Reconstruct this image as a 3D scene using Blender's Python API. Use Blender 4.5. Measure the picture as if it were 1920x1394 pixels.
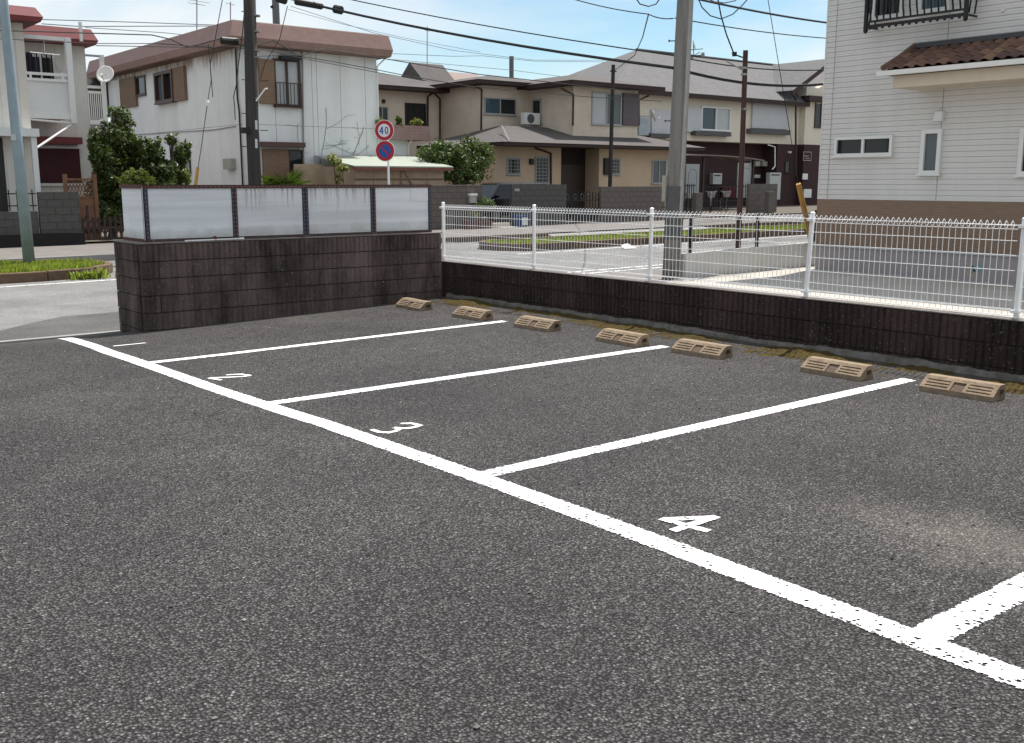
import bpy, math, random
from mathutils import Vector, Matrix, noise
R = math.radians
for o in list(bpy.data.objects): bpy.data.objects.remove(o)
scene = bpy.context.scene
COL = scene.collection
rnd = random.Random(7)

# ------------------------------------------------------------------ camera
# world: x runs along the road and along the stall depth, y runs across the road, z up (metres)
EYE = 1.6
HEAD = R(51.26)          # camera heading measured from +x
PITCH = math.atan(355 / 1925.0)
cam_d = bpy.data.cameras.new('camera')
cam_d.sensor_width = 36.0
cam_d.lens = 36.0 * 1925.0 / 1920.0
cam_d.clip_start = 0.05
cam_d.clip_end = 3000
cam = bpy.data.objects.new('camera', cam_d)
COL.objects.link(cam)
cam.location = (0, 0, EYE)
cam.rotation_euler = (R(90) - PITCH, 0, HEAD - R(90))
scene.camera = cam
cy_ = scene.cycles
cy_.max_bounces = 6; cy_.diffuse_bounces = 3; cy_.glossy_bounces = 3; cy_.transmission_bounces = 4; cy_.transparent_max_bounces = 8; cy_.caustics_reflective = False; cy_.caustics_refractive = False

# ------------------------------------------------------------------ light
SUN_EL = R(64)
SUN_AZ = R(16)           # direction towards the sun, from +x towards +y
world = bpy.data.worlds.new('World')
scene.world = world
world.use_nodes = True
wn, wl = world.node_tree.nodes, world.node_tree.links
wn.clear()
w_out = wn.new('ShaderNodeOutputWorld')
w_bg = wn.new('ShaderNodeBackground')
w_bg.inputs['Strength'].default_value = 0.09
sky = wn.new('ShaderNodeTexSky')
sky.sky_type = 'NISHITA'
sky.sun_disc = False
sky.sun_elevation = SUN_EL
sky.sun_rotation = R(90) - SUN_AZ
sky.air_density = 1.0
sky.dust_density = 0.25
sky.ozone_density = 1.5
# thin clouds drawn over the whole dome, by direction
w_tc = wn.new('ShaderNodeTexCoord')
w_map = wn.new('ShaderNodeMapping')
w_map.inputs['Scale'].default_value = (1.0, 1.0, 3.2)
w_map.inputs['Location'].default_value = (3.1, 1.7, 0.35)
w_n1 = wn.new('ShaderNodeTexNoise')
w_n1.inputs['Scale'].default_value = 2.3
w_n1.inputs['Detail'].default_value = 7
w_n1.inputs['Roughness'].default_value = 0.52
w_n1.inputs['Distortion'].default_value = 0.35
w_r = wn.new('ShaderNodeValToRGB')
w_r.color_ramp.elements[0].position = 0.33
w_r.color_ramp.elements[0].color = (0.14, 0.14, 0.14, 1)
w_r.color_ramp.elements[1].position = 0.53
w_r.color_ramp.elements[1].color = (0.92, 0.92, 0.92, 1)
w_mix = wn.new('ShaderNodeMix')
w_mix.data_type = 'RGBA'
w_mix.inputs['B'].default_value = (8.0, 8.4, 8.6, 1)
w_hs = wn.new('ShaderNodeHueSaturation')
w_hs.inputs['Saturation'].default_value = 1.12
w_hs.inputs['Value'].default_value = 1.08
wl.new(w_tc.outputs['Generated'], w_map.inputs['Vector'])
wl.new(w_map.outputs['Vector'], w_n1.inputs['Vector'])
wl.new(w_n1.outputs['Fac'], w_r.inputs['Fac'])
wl.new(w_r.outputs['Color'], w_mix.inputs['Factor'])
wl.new(sky.outputs['Color'], w_hs.inputs['Color'])
w_tint = wn.new('ShaderNodeMix'); w_tint.data_type = 'RGBA'; w_tint.blend_type = 'MULTIPLY'; w_tint.inputs['Factor'].default_value = 1.0; w_tint.inputs['B'].default_value = (.92, 1.07, 1.04, 1)
wl.new(w_hs.outputs['Color'], w_tint.inputs['A'])
wl.new(w_tint.outputs['Result'], w_mix.inputs['A'])
wl.new(w_mix.outputs['Result'], w_bg.inputs['Color'])
wl.new(w_bg.outputs['Background'], w_out.inputs['Surface'])

sun_d = bpy.data.lights.new('sun', 'SUN')
sun_d.energy = 5.0
sun_d.angle = R(0.53)
sun_d.color = (1.0, 0.955, 0.89)
sun = bpy.data.objects.new('sun', sun_d)
COL.objects.link(sun)
sv = Vector((math.cos(SUN_AZ) * math.cos(SUN_EL), math.sin(SUN_AZ) * math.cos(SUN_EL), math.sin(SUN_EL)))
sun.rotation_euler = (-sv).to_track_quat('-Z', 'Y').to_euler()
sun.location = sv * 40

vs = scene.view_settings
vs.view_transform = 'Standard'
vs.look = 'None'
vs.exposure = 0.36
vs.gamma = 1.0
vs.use_curve_mapping = False

# ------------------------------------------------------------------ surveying helpers
# a sight line of the photograph cut with a plane of the place gives a point in metres
_ca, _sa = math.cos(R(38.74)), math.sin(R(38.74))
_c, _s = math.cos(PITCH), math.sin(PITCH)
def sight(px, py):
    a = (px - 960) / 1925.0; b = (697 - py) / 1925.0
    v = (a, _c + b * _s, -_s + b * _c)
    return (v[0] * _ca + v[1] * _sa, -v[0] * _sa + v[1] * _ca, v[2])
def onY(px, py, Y):
    r = sight(px, py); t = Y / r[1]
    return Vector((r[0] * t, Y, EYE + r[2] * t))
def onX(px, py, X):
    r = sight(px, py); t = X / r[0]
    return Vector((X, r[1] * t, EYE + r[2] * t))
def onZ(px, py, Z):
    r = sight(px, py); t = (Z - EYE) / r[2]
    return Vector((r[0] * t, r[1] * t, Z))
def rectY(x0, y0, x1, y1, Y):       # -> xa, xb, za, zb of a rectangle on a wall facing the road
    ym, xm = (y0 + y1) / 2, (x0 + x1) / 2
    return onY(x0, ym, Y).x, onY(x1, ym, Y).x, onY(xm, y1, Y).z, onY(xm, y0, Y).z
def rectX(x0, y0, x1, y1, X):       # -> ya, yb, za, zb of a rectangle on a wall facing -x
    ym, xm = (y0 + y1) / 2, (x0 + x1) / 2
    return onX(x1, ym, X).y, onX(x0, ym, X).y, onX(xm, y1, X).z, onX(xm, y0, X).z

# ------------------------------------------------------------------ materials
def _nt(name):
    m = bpy.data.materials.new(name); m.use_nodes = True
    nt = m.node_tree; nt.nodes.clear()
    out = nt.nodes.new('ShaderNodeOutputMaterial'); b = nt.nodes.new('ShaderNodeBsdfPrincipled')
    nt.links.new(b.outputs['BSDF'], out.inputs['Surface'])
    return m, nt, b, out
class NG:                                        # tiny node helper
    def __init__(s, nt): s.nt = nt; s.tc = None
    def n(s, t, **k):
        q = s.nt.nodes.new('ShaderNode' + t)
        for a, v in k.items():
            if a in q.inputs.keys(): q.inputs[a].default_value = v
            else: setattr(q, a, v)
        return q
    def l(s, a, b): s.nt.links.new(a, b)
    def co(s, kind='Object', scale=(1, 1, 1), loc=(0, 0, 0)):
        if not s.tc: s.tc = s.n('TexCoord')
        mp = s.n('Mapping'); mp.inputs['Scale'].default_value = scale; mp.inputs['Location'].default_value = loc
        s.l(s.tc.outputs[kind], mp.inputs['Vector']); return mp.outputs['Vector']
    def noise(s, scale, detail=4, rough=.55, vec=None, dist=0):
        q = s.n('TexNoise', Scale=scale, Detail=detail, Roughness=rough, Distortion=dist)
        s.l(vec if vec is not None else s.co(), q.inputs['Vector']); return q.outputs['Fac']
    def ramp(s, fac, stops, interp='LINEAR'):
        q = s.n('ValToRGB'); cr = q.color_ramp; cr.interpolation = interp
        while len(cr.elements) < len(stops): cr.elements.new(0.5)
        for e, (p, c) in zip(cr.elements, stops):
            e.position = p; e.color = (c[0], c[1], c[2], 1) if not isinstance(c, (int, float)) else (c, c, c, 1)
        s.l(fac, q.inputs['Fac']); return q.outputs['Color']
    def mix(s, fac, a, b, mode='MIX'):
        q = s.n('Mix', data_type='RGBA', blend_type=mode)
        for nm, v in (('Factor', fac), ('A', a), ('B', b)):
            i = [k for k in q.inputs if k.name == nm and (k.type == 'RGBA' or (nm == 'Factor' and k.type == 'VALUE'))][0]
            if hasattr(v, 'links'): s.l(v, i)
            elif isinstance(v, (int, float)) and i.type == 'RGBA': i.default_value = (v, v, v, 1)
            elif isinstance(v, (int, float)): i.default_value = v
            else: i.default_value = (v[0], v[1], v[2], 1)
        return [k for k in q.outputs if k.type == 'RGBA'][0]
    def math(s, op, a, b=0.0, clamp=False):
        q = s.n('Math', operation=op, use_clamp=clamp)
        for i, v in ((0, a), (1, b)):
            if hasattr(v, 'links'): s.l(v, q.inputs[i])
            else: q.inputs[i].default_value = v
        return q.outputs[0]
    def bump(s, h, strength=.4, dist=.01):
        q = s.n('Bump', Strength=strength, Distance=dist); s.l(h, q.inputs['Height']); return q.outputs['Normal']
_mats = {}
def mat(name, col, rough=.7, var=.12, scale=6, bump=0, bscale=None, metal=0, dirt=None, dirt_amt=.5, dirt_scale=1.5, spec=.4, streak=False):
    if name in _mats: return _mats[name]
    m, nt, b, out = _nt(name); g = NG(nt)
    f = g.noise(scale, 5)
    c = g.ramp(f, [(.25, [k * (1 - var) for k in col]), (.75, [min(1, k * (1 + var)) for k in col])])
    if dirt:
        vec = g.co(scale=(1, 1, .12) if streak else (1, 1, 1))
        d = g.ramp(g.noise(dirt_scale, 6, .65, vec), [(.45, 0.0), (.72, 1.0)])
        c = g.mix(g.math('MULTIPLY', d, dirt_amt), c, dirt)
    g.l(c, b.inputs['Base Color'])
    b.inputs['Roughness'].default_value = rough; b.inputs['Metallic'].default_value = metal
    b.inputs['Specular IOR Level'].default_value = spec
    if bump:
        g.l(g.bump(g.noise(bscale or scale * 6, 4, .6), bump, .01), b.inputs['Normal'])
    _mats[name] = m
    return m
def glass_mat(name, col=(.03, .04, .045), rough=.06):
    if name in _mats: return _mats[name]
    m, nt, b, out = _nt(name)
    b.inputs['Base Color'].default_value = (*col, 1); b.inputs['Roughness'].default_value = rough
    b.inputs['Specular IOR Level'].default_value = .35
    _mats[name] = m; return m
def leaf_mat(name, dark, light, trans=.35):
    if name in _mats: return _mats[name]
    m, nt, b, out = _nt(name); g = NG(nt)
    oi = g.n('Attribute', attribute_name='tint'); 
    c = g.ramp(oi.outputs['Fac'], [(0, dark), (1, light)])
    g.l(c, b.inputs['Base Color']); b.inputs['Roughness'].default_value = .45
    t = g.n('BsdfTranslucent'); g.l(g.mix(1.0, c, (1.0, 1.0, .45), 'MULTIPLY'), t.inputs['Color'])
    mx = g.n('MixShader'); mx.inputs[0].default_value = trans
    g.l(b.outputs[0], mx.inputs[1]); g.l(t.outputs[0], mx.inputs[2]); g.l(mx.outputs[0], out.inputs['Surface'])
    _mats[name] = m; return m

# ------------------------------------------------------------------ mesh helpers
class MB:
    def __init__(s): s.v = []; s.f = []; s.tint = None
    def add(s, vs_, fs):
        k = len(s.v); s.v += [tuple(p) for p in vs_]; s.f += [tuple(i + k for i in q) for q in fs]; return s
    def box(s, x0, x1, y0, y1, z0, z1):
        if x0 > x1: x0, x1 = x1, x0
        if y0 > y1: y0, y1 = y1, y0
        if z0 > z1: z0, z1 = z1, z0
        return s.add([(x0, y0, z0), (x1, y0, z0), (x1, y1, z0), (x0, y1, z0), (x0, y0, z1), (x1, y0, z1), (x1, y1, z1), (x0, y1, z1)],
                     [(0, 3, 2, 1), (4, 5, 6, 7), (0, 1, 5, 4), (1, 2, 6, 5), (2, 3, 7, 6), (3, 0, 4, 7)])
    def quad(s, a, b, c, d): return s.add([a, b, c, d], [(0, 1, 2, 3)])
    def hexa(s, b4, t4):       # bottom 4 and top 4 corner points, same winding (ccw from above)
        return s.add(list(b4) + list(t4), [(0, 3, 2, 1), (4, 5, 6, 7), (0, 1, 5, 4), (1, 2, 6, 5), (2, 3, 7, 6), (3, 0, 4, 7)])
    def prism(s, poly, axis, a, b):    # poly: 2D points in the two other axes (ccw), extruded along axis
        def P(u, w, t): return (t, u, w) if axis == 'x' else (u, t, w) if axis == 'y' else (u, w, t)
        n = len(poly)
        vv = [P(u, w, a) for u, w in poly] + [P(u, w, b) for u, w in poly]
        ff = [tuple(range(n))[::-1], tuple(range(n, 2 * n))] + [(i, (i + 1) % n, n + (i + 1) % n, n + i) for i in range(n)]
        return s.add(vv, ff)
    def tube(s, pts, r, n=8, cap=True):
        pts = [Vector(p) for p in pts]; k0 = len(s.v); up = Vector((0, 0, 1)); rr = r if isinstance(r, (list, tuple)) else [r] * len(pts)
        prev = None
        for i, p in enumerate(pts):
            d = (pts[min(i + 1, len(pts) - 1)] - pts[max(i - 1, 0)]).normalized()
            if prev is None:
                a = d.cross(up)
                if a.length < 1e-3: a = d.cross(Vector((1, 0, 0)))
            else: a = prev - d * prev.dot(d)
            a.normalize(); prev = a; b = d.cross(a)
            for j in range(n):
                t = 2 * math.pi * j / n
                s.v.append(tuple(p + (a * math.cos(t) + b * math.sin(t)) * rr[i]))
        for i in range(len(pts) - 1):
            for j in range(n):
                s.f.append((k0 + i * n + j, k0 + i * n + (j + 1) % n, k0 + (i + 1) * n + (j + 1) % n, k0 + (i + 1) * n + j))
        if cap:
            s.f.append(tuple(range(k0, k0 + n))[::-1]); e = k0 + (len(pts) - 1) * n; s.f.append(tuple(range(e, e + n)))
        return s
    def disc(s, c, nrm, r, n=24, thick=.004, ry=None):
        c = Vector(c); nrm = Vector(nrm).normalized(); a = nrm.cross(Vector((0, 0, 1))); 
        if a.length < 1e-3: a = Vector((1, 0, 0))
        a.normalize(); b = nrm.cross(a).normalized(); ry = ry or r
        p = [c + a * math.cos(2 * math.pi * i / n) * r + b * math.sin(2 * math.pi * i / n) * ry for i in range(n)]
        q = [k + nrm * thick for k in p]
        return s.add(p + q, [tuple(range(n))[::-1], tuple(range(n, 2 * n))] + [(i, (i + 1) % n, n + (i + 1) % n, n + i) for i in range(n)])
    def build(s, name, m, parent=None, smooth=False, bevel=0, **k):
        off = wloc(parent) if parent else Vector((0, 0, 0))
        org = Vector(k.pop('origin', (0, 0, 0)))
        if not parent: off = org
        me = bpy.data.meshes.new(name)
        me.from_pydata([(v[0] - off.x, v[1] - off.y, v[2] - off.z) for v in s.v], [], s.f)
        me.materials.append(m)
        if s.tint:
            at = me.attributes.new('tint', 'FLOAT', 'FACE'); at.data.foreach_set('value', s.tint)
        if smooth:
            me.polygons.foreach_set('use_smooth', [True] * len(me.polygons))
        me.update()
        o = bpy.data.objects.new(name, me); COL.objects.link(o)
        if parent: o.parent = parent
        else: o.location = off
        if bevel:
            bv = o.modifiers.new('bevel', 'BEVEL'); bv.width = bevel; bv.segments = 2; bv.limit_method = 'ANGLE'; bv.angle_limit = R(40)
        for a, v in k.items(): o[a] = v
        return o
def wloc(o):
    v = Vector((0, 0, 0))
    while o: v += o.location; o = o.parent
    return v
def thing(name, label, cat, loc=(0, 0, 0), group=None):
    o = bpy.data.objects.new(name, None); o.empty_display_size = .2; COL.objects.link(o); o.location = loc
    o['label'] = label; o['category'] = cat
    if group: o['group'] = group
    return o
def tag(o, label, cat, group=None):
    o['label'] = label; o['category'] = cat
    if group: o['group'] = group
    return o
def piece(name, data, parent, loc, rotz=0):        # a shared-mesh part
    o = bpy.data.objects.new(name, data); COL.objects.link(o); o.parent = parent
    o.location = loc; o.rotation_euler = (0, 0, rotz); return o
def copy_tree(o, parent=None):
    c = o.copy(); COL.objects.link(c); c.parent = parent
    for ch in list(o.children): copy_tree(ch, c)
    return c
def bx(name, m, parent, x0, x1, y0, y1, z0, z1, bevel=0, **k): return MB().box(x0, x1, y0, y1, z0, z1).build(name, m, parent, bevel=bevel, **k)
def struct(mb, name, m): return mb.build(name, m, kind='structure')
# ------------------------------------------------------------------ ground of the place
def road_z(x): return -.27 + .006 * x
def walk_z(x): return road_z(x) + .15
def lot_z(x, y):
    a = min(max((y - 6) / 6.75, 0), 1); w = min(max(1 - (x - 3.9) / 4.5, .06), 1)
    return -(.05 * a + .18 * a ** 6) * w

def asphalt(name, dark, light, stone, base_tint=(1, 1, 1), stains=True, bump=.9, tan=False):
    m, nt, b, out = _nt(name); g = NG(nt)
    vec0 = g.co(); wv = g.n('TexNoise', Scale=stone * .35, Detail=1); g.l(vec0, wv.inputs['Vector'])
    vm = g.n('VectorMath', operation='MULTIPLY_ADD'); g.l(wv.outputs['Color'], vm.inputs[0]); vm.inputs[1].default_value = (.012, .012, .012); g.l(vec0, vm.inputs[2]); vec = vm.outputs[0]
    v1 = g.n('TexVoronoi', Scale=stone); g.l(vec, v1.inputs['Vector'])
    v2 = g.n('TexVoronoi', Scale=stone * 2.3); g.l(vec, v2.inputs['Vector'])
    sep = g.n('SeparateColor'); g.l(v1.outputs['Color'], sep.inputs[0])
    sep2 = g.n('SeparateColor'); g.l(v2.outputs['Color'], sep2.inputs[0])
    rv = g.math('ADD', g.math('MULTIPLY', sep.outputs[0], .62), g.math('MULTIPLY', sep2.outputs[0], .38))
    mid = (dark + light) * .42
    stone_c = g.ramp(rv, [(.08, [dark * 1.2 * k for k in base_tint]), (.45, [(dark + light) * .55 * k for k in base_tint]), (.78, [light * k for k in base_tint]), (.93, [light * 2.1 * k for k in base_tint])])
    # here and there a stone has come out and left a dark pit
    if stains:
        v3 = g.n('TexVoronoi', Scale=stone * .42); g.l(vec, v3.inputs['Vector']); s3 = g.n('SeparateColor'); g.l(v3.outputs['Color'], s3.inputs[0])
        pit = g.math('MULTIPLY', g.math('LESS_THAN', s3.outputs[0], .2), g.ramp(v3.outputs['Distance'], [(.16, 1.0), (.30, 0.0)]))
        stone_c = g.mix(g.math('MULTIPLY', pit, .85), stone_c, (.012, .011, .011))
    # bitumen between the stones
    gap = g.ramp(v1.outputs['Distance'], [(.30, 0.0), (.62, 1.0)])
    c = g.mix(g.math('MULTIPLY', gap, .85), stone_c, [dark * .4 * k for k in base_tint])
    big = g.noise(.55, 5, .6)
    c = g.mix(1.0, c, g.ramp(big, [(.28, (.72, .71, .72)), (.72, (1.22, 1.21, 1.19))]), 'MULTIPLY')
    mid_n = g.noise(3.1, 4, .6)
    c = g.mix(1.0, c, g.ramp(mid_n, [(.3, (.88, .88, .89)), (.7, (1.1, 1.09, 1.08))]), 'MULTIPLY')
    if stains:
        # dusty silt left by puddles: greyish tan, fills the texture
        pv = g.co(loc=(-4.42*1.9, -2.2*1.15, 0), scale=(1.9, 1.15, 1))
        ln = g.n('VectorMath', operation='LENGTH'); g.l(pv, ln.inputs[0])
        d = g.math('ADD', ln.outputs['Value'], g.math('MULTIPLY', g.math('SUBTRACT', g.noise(2.2, 5, .65), .5), 1.6))
        silt = g.ramp(d, [(.25, 1.0), (.85, 0.0)])
        s2 = g.ramp(g.noise(.42, 6, .62, g.co(loc=(11.3, 4.2, 0))), [(.58, 0.0), (.74, 1.0)])
        s2 = g.math('MULTIPLY', s2, .55)
        silt_all = g.math('MAXIMUM', silt, s2)
        c = g.mix(g.math('MULTIPLY', silt_all, .62), c, g.mix(1.0, g.mix(.45, c, (.10, .095, .086)), (1.25, 1.23, 1.14), 'MULTIPLY'))
        # silt and fine moss along the foot of the walls
        sx = g.n('SeparateXYZ'); g.l(g.co(), sx.inputs[0])
        e1 = g.math('ADD', g.math('SUBTRACT', sx.outputs['X'], 7.75), g.math('MULTIPLY', g.math('SUBTRACT', g.noise(1.7, 5, .7), .5), 1.5))
        e2 = g.math('ADD', g.math('SUBTRACT', sx.outputs['Y'], 11.45), g.math('MULTIPLY', g.math('SUBTRACT', g.noise(1.3, 5, .7), .5), 1.6))
        edge = g.math('MAXIMUM', g.ramp(e1, [(.0, 0.0), (.45, 1.0)]), g.ramp(e2, [(.0, 0.0), (.6, 1.0)]))
        c = g.mix(g.math('MULTIPLY', edge, .6), c, (.115, .105, .09))
    g.l(c, b.inputs['Base Color'])
    b.inputs['Roughness'].default_value = .82; b.inputs['Specular IOR Level'].default_value = .28
    h = g.math('SUBTRACT', 1.0, v1.outputs['Distance'])
    h = g.math('ADD', h, g.math('MULTIPLY', g.math('SUBTRACT', 1.0, v2.outputs['Distance']), .4))
    h = g.math('ADD', h, g.math('MULTIPLY', sep.outputs[1], .55))
    if stains: h = g.math('MULTIPLY', h, g.math('SUBTRACT', 1.0, g.math('MULTIPLY', silt_all, .65)))
    g.l(g.bump(h, bump, .016), b.inputs['Normal'])
    return m
M_LOT = asphalt('lot_asphalt', .026, .190, 80, (1.0, .93, .935), bump=1.0)
M_ROAD = asphalt('road_asphalt', .21, .33, 120, (1.0, .995, .985), stains=False, bump=.35)
M_PATCH = asphalt('patch_asphalt', .105, .165, 120, (1.0, .99, .97), stains=False, bump=.35)
M_CONC = mat('pale_concrete', (.44, .41, .37), .85, .10, 3, .15, 60, dirt=(.30, .27, .23), dirt_amt=.5, dirt_scale=2.2)
M_CONC2 = mat('grey_concrete', (.27, .265, .255), .85, .12, 4, .2, 60, dirt=(.16, .15, .13), dirt_amt=.5, dirt_scale=2.0)
M_WALK = mat('sidewalk_pavement', (.175, .16, .15), .85, .14, 5, .2, 70, dirt=(.11, .10, .09), dirt_amt=.5)
M_EARTH = mat('yard_earth', (.11, .092, .075), .95, .2, 3, .4, 30)

# far ground to the horizon
mb = MB(); mb.quad((-600, -600, -.62), (900, -600, -.62), (900, 900, -.62), (-600, 900, -.62)); struct(mb, 'ground', M_EARTH)
# car park surface
mb = MB(); xs = [-16, -8, -4, -2] + [x * .5 for x in range(-2, 17)] + [8.42]; ys = [-16, -8, -4, 0, 3, 5] + [6 + i * .25 for i in range(0, 27)] + [12.72]
for y in ys:
    for x in xs: mb.v.append((x, y, lot_z(x, y)))
nx = len(xs)
for j in range(len(ys) - 1):
    for i in range(nx - 1): mb.f.append((j * nx + i, j * nx + i + 1, (j + 1) * nx + i + 1, (j + 1) * nx + i))
lot = mb.build('car_park', M_LOT, smooth=True, kind='structure')
# road, gutter, verge lane, pavements (tilted gently, rising to the right)
def slope_sheet(name, x0, x1, y0, y1, dz, m, f=road_z):
    mb = MB(); mb.quad((x0, y0, f(x0) + dz), (x1, y0, f(x1) + dz), (x1, y1, f(x1) + dz), (x0, y1, f(x0) + dz)); return struct(mb, name, m)
slope_sheet('road', -60, 90, 12.55, 25.2, 0, M_ROAD)
# repaired strip of the road by the entrance, ragged outline
mb = MB(); top = []
prof = [(-14, 13.6), (1.6, 13.75), (2.6, 13.95), (3.0, 14.12), (3.5, 14.6), (4.0, 15.02), (4.8, 15.07), (7, 15.1), (9, 15.02), (11.4, 14.9), (11.6, 13.2)]
bot = [(p[0], 13.06) for p in prof]
for (x, y) in prof:
    top.append((x, y + rnd.uniform(-.03, .03), road_z(x) + .004))
n = len(prof); mb.v = top + [(x, y, road_z(x) + .004) for x, y in bot]
mb.f = [(n + i, n + i + 1, i + 1, i) for i in range(n - 1)]
struct(mb, 'road_patch', M_PATCH)
# gutter slab and kerb edge between car park and road
mb = MB(); mb.hexa([(-14, 12.70, -.5), (8.5, 12.70, -.5), (8.5, 13.0, -.5), (-14, 13.0, -.5)], [(-14, 12.70, lot_z(-5, 12.75) + .012), (8.5, 12.70, road_z(8.5) + .03), (8.5, 13.0, road_z(8.5) + .008), (-14, 13.0, road_z(-14) + .05)])
struct(mb, 'gutter', M_CONC2)
# neighbour's concrete forecourt
mb = MB(); mb.quad((8.5, -16, road_z(8.5) + .014), (40, -16, road_z(18) + .014), (40, 13.05, road_z(18) + .014), (8.5, 13.05, road_z(8.5) + .014))
mb.v = [(8.5, -16, road_z(8.5) + .016), (19, -16, road_z(19) + .016), (19, 12.9, road_z(19) + .016), (8.5, 12.9, road_z(8.5) + .016)]
struct(mb, 'forecourt', M_CONC)
slope_sheet('road_edge_strip', 8.5, 60, 12.9, 14.6, .006, M_WALK)
# pavement on the far side with its dark kerb
def kerb_run(name, label, x0, x1, y0, y1, dz, m, cat='kerb', L=.6, group=None):
    t = thing(name, label, cat, ((x0 + x1) / 2, y0, road_z((x0 + x1) / 2)), group)
    x = x0
    while x < x1 - .05:
        e = min(x + L, x1)
        h = rnd.uniform(-.006, .006)
        MB().hexa([(x + .006, y0, -.5), (e - .006, y0, -.5), (e - .006, y1, -.5), (x + .006, y1, -.5)],
                  [(x + .006, y0 + .015, road_z(x) + dz + h), (e - .006, y0 + .015, road_z(e) + dz + h), (e - .006, y1, road_z(e) + dz + h), (x + .006, y1, road_z(x) + dz + h)]).build('kerb_stone', m, t, bevel=.012)
        x = e
    return t
M_KERB = mat('dark_kerb', (.115, .075, .055), .9, .25, 6, .3, 50, dirt=(.05, .04, .03), dirt_amt=.6)
M_KERB2 = mat('brown_kerb', (.135, .085, .055), .9, .3, 6, .4, 50, dirt=(.045, .03, .022), dirt_amt=.8, dirt_scale=2.5)
slope_sheet('sidewalk', -60, 90, 25.05, 29.6, 0.005, M_WALK, walk_z)
kerb_run('sidewalk_kerb', 'dark kerb of the pavement across the road, left of the driveway dip', 9.0, 21.5, 24.9, 25.12, .155, M_KERB, L=.9)
kerb_run('sidewalk_kerb', 'dark kerb of the pavement behind the long grass verge', 29.0, 47.0, 24.9, 25.12, .155, M_KERB, L=1.2)
mb = MB(); mb.hexa([(-20, 24.9, -.6), (9, 24.9, -.6), (9, 25.12, -.6), (-20, 25.12, -.6)], [(-20, 24.9, walk_z(-20)), (9, 24.9, walk_z(9)), (9, 25.12, walk_z(9) + .004), (-20, 25.12, walk_z(-20) + .004)])
struct(mb, 'sidewalk_edge', M_CONC2)
mb = MB(); mb.hexa([(21.5, 24.6, -.6), (29, 24.6, -.6), (29, 25.3, -.6), (21.5, 25.3, -.6)], [(21.5, 24.6, road_z(21.5) + .03), (29, 24.6, road_z(29) + .03), (29, 25.3, walk_z(29) + .008), (21.5, 25.3, walk_z(21.5) + .008)])
struct(mb, 'driveway_ramp', M_CONC2)
slope_sheet('yard_ground', -60, 120, 29.4, 75, .06, M_EARTH, walk_z)

# ------------------------------------------------------------------ painted markings
def paint(name, col=(.86, .85, .85), wear=1.0, edge=.26, wscale=46):
    m, nt, b, out = _nt(name); g = NG(nt)
    uv = g.n('UVMap'); sx = g.n('SeparateXYZ'); g.l(uv.outputs['UV'], sx.inputs[0])
    d = g.math('ABSOLUTE', g.math('SUBTRACT', sx.outputs['X'], .5))          # 0 centre .. .5 edge
    nz = g.noise(55, 4, .75)
    rag = g.math('ADD', d, g.math('MULTIPLY', g.math('SUBTRACT', nz, .5), edge * 1.6))
    mask_e = g.math('LESS_THAN', rag, .42)
    v = g.n('TexVoronoi', Scale=wscale); g.l(g.co(), v.inputs['Vector'])
    sep = g.n('SeparateColor'); g.l(v.outputs['Color'], sep.inputs[0])
    patch = g.noise(2.6, 4, .7)
    thr = g.math('MULTIPLY', g.math('SUBTRACT', g.math('ADD', patch, g.math('MULTIPLY', g.math('SUBTRACT', sx.outputs['X'], .5), -.16)), .36), wear * 2.4)
    hole = g.math('MULTIPLY', g.math('LESS_THAN', sep.outputs[0], thr), g.math('LESS_THAN', v.outputs['Distance'], g.math('ADD', .22, g.math('MULTIPLY', sep.outputs[1], .32))))
    fac = g.math('MULTIPLY', mask_e, g.math('SUBTRACT', 1.0, hole))
    c = g.mix(g.ramp(g.noise(7, 4), [(.4, 0.0), (.8, .25)]), col, (.72, .70, .68))
    g.l(c, b.inputs['Base Color']); b.inputs['Roughness'].default_value = .75
    bn = g.n('TexVoronoi', Scale=90); g.l(g.co(), bn.inputs['Vector'])
    g.l(g.bump(g.math('SUBTRACT', 1.0, bn.outputs['Distance']), .35, .006), b.inputs['Normal'])
    tr = g.n('BsdfTransparent'); mx = g.n('MixShader'); g.l(fac, mx.inputs[0]); g.l(tr.outputs[0], mx.inputs[1]); g.l(b.outputs[0], mx.inputs[2]); g.l(mx.outputs[0], out.inputs['Surface'])
    return m
M_PAINT = paint('line_paint'); M_PAINT2 = paint('number_paint', wear=.5, edge=.34); M_PAINT3 = paint('old_road_paint', (.75, .74, .72), wear=1.1, edge=.5, wscale=16)
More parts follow.
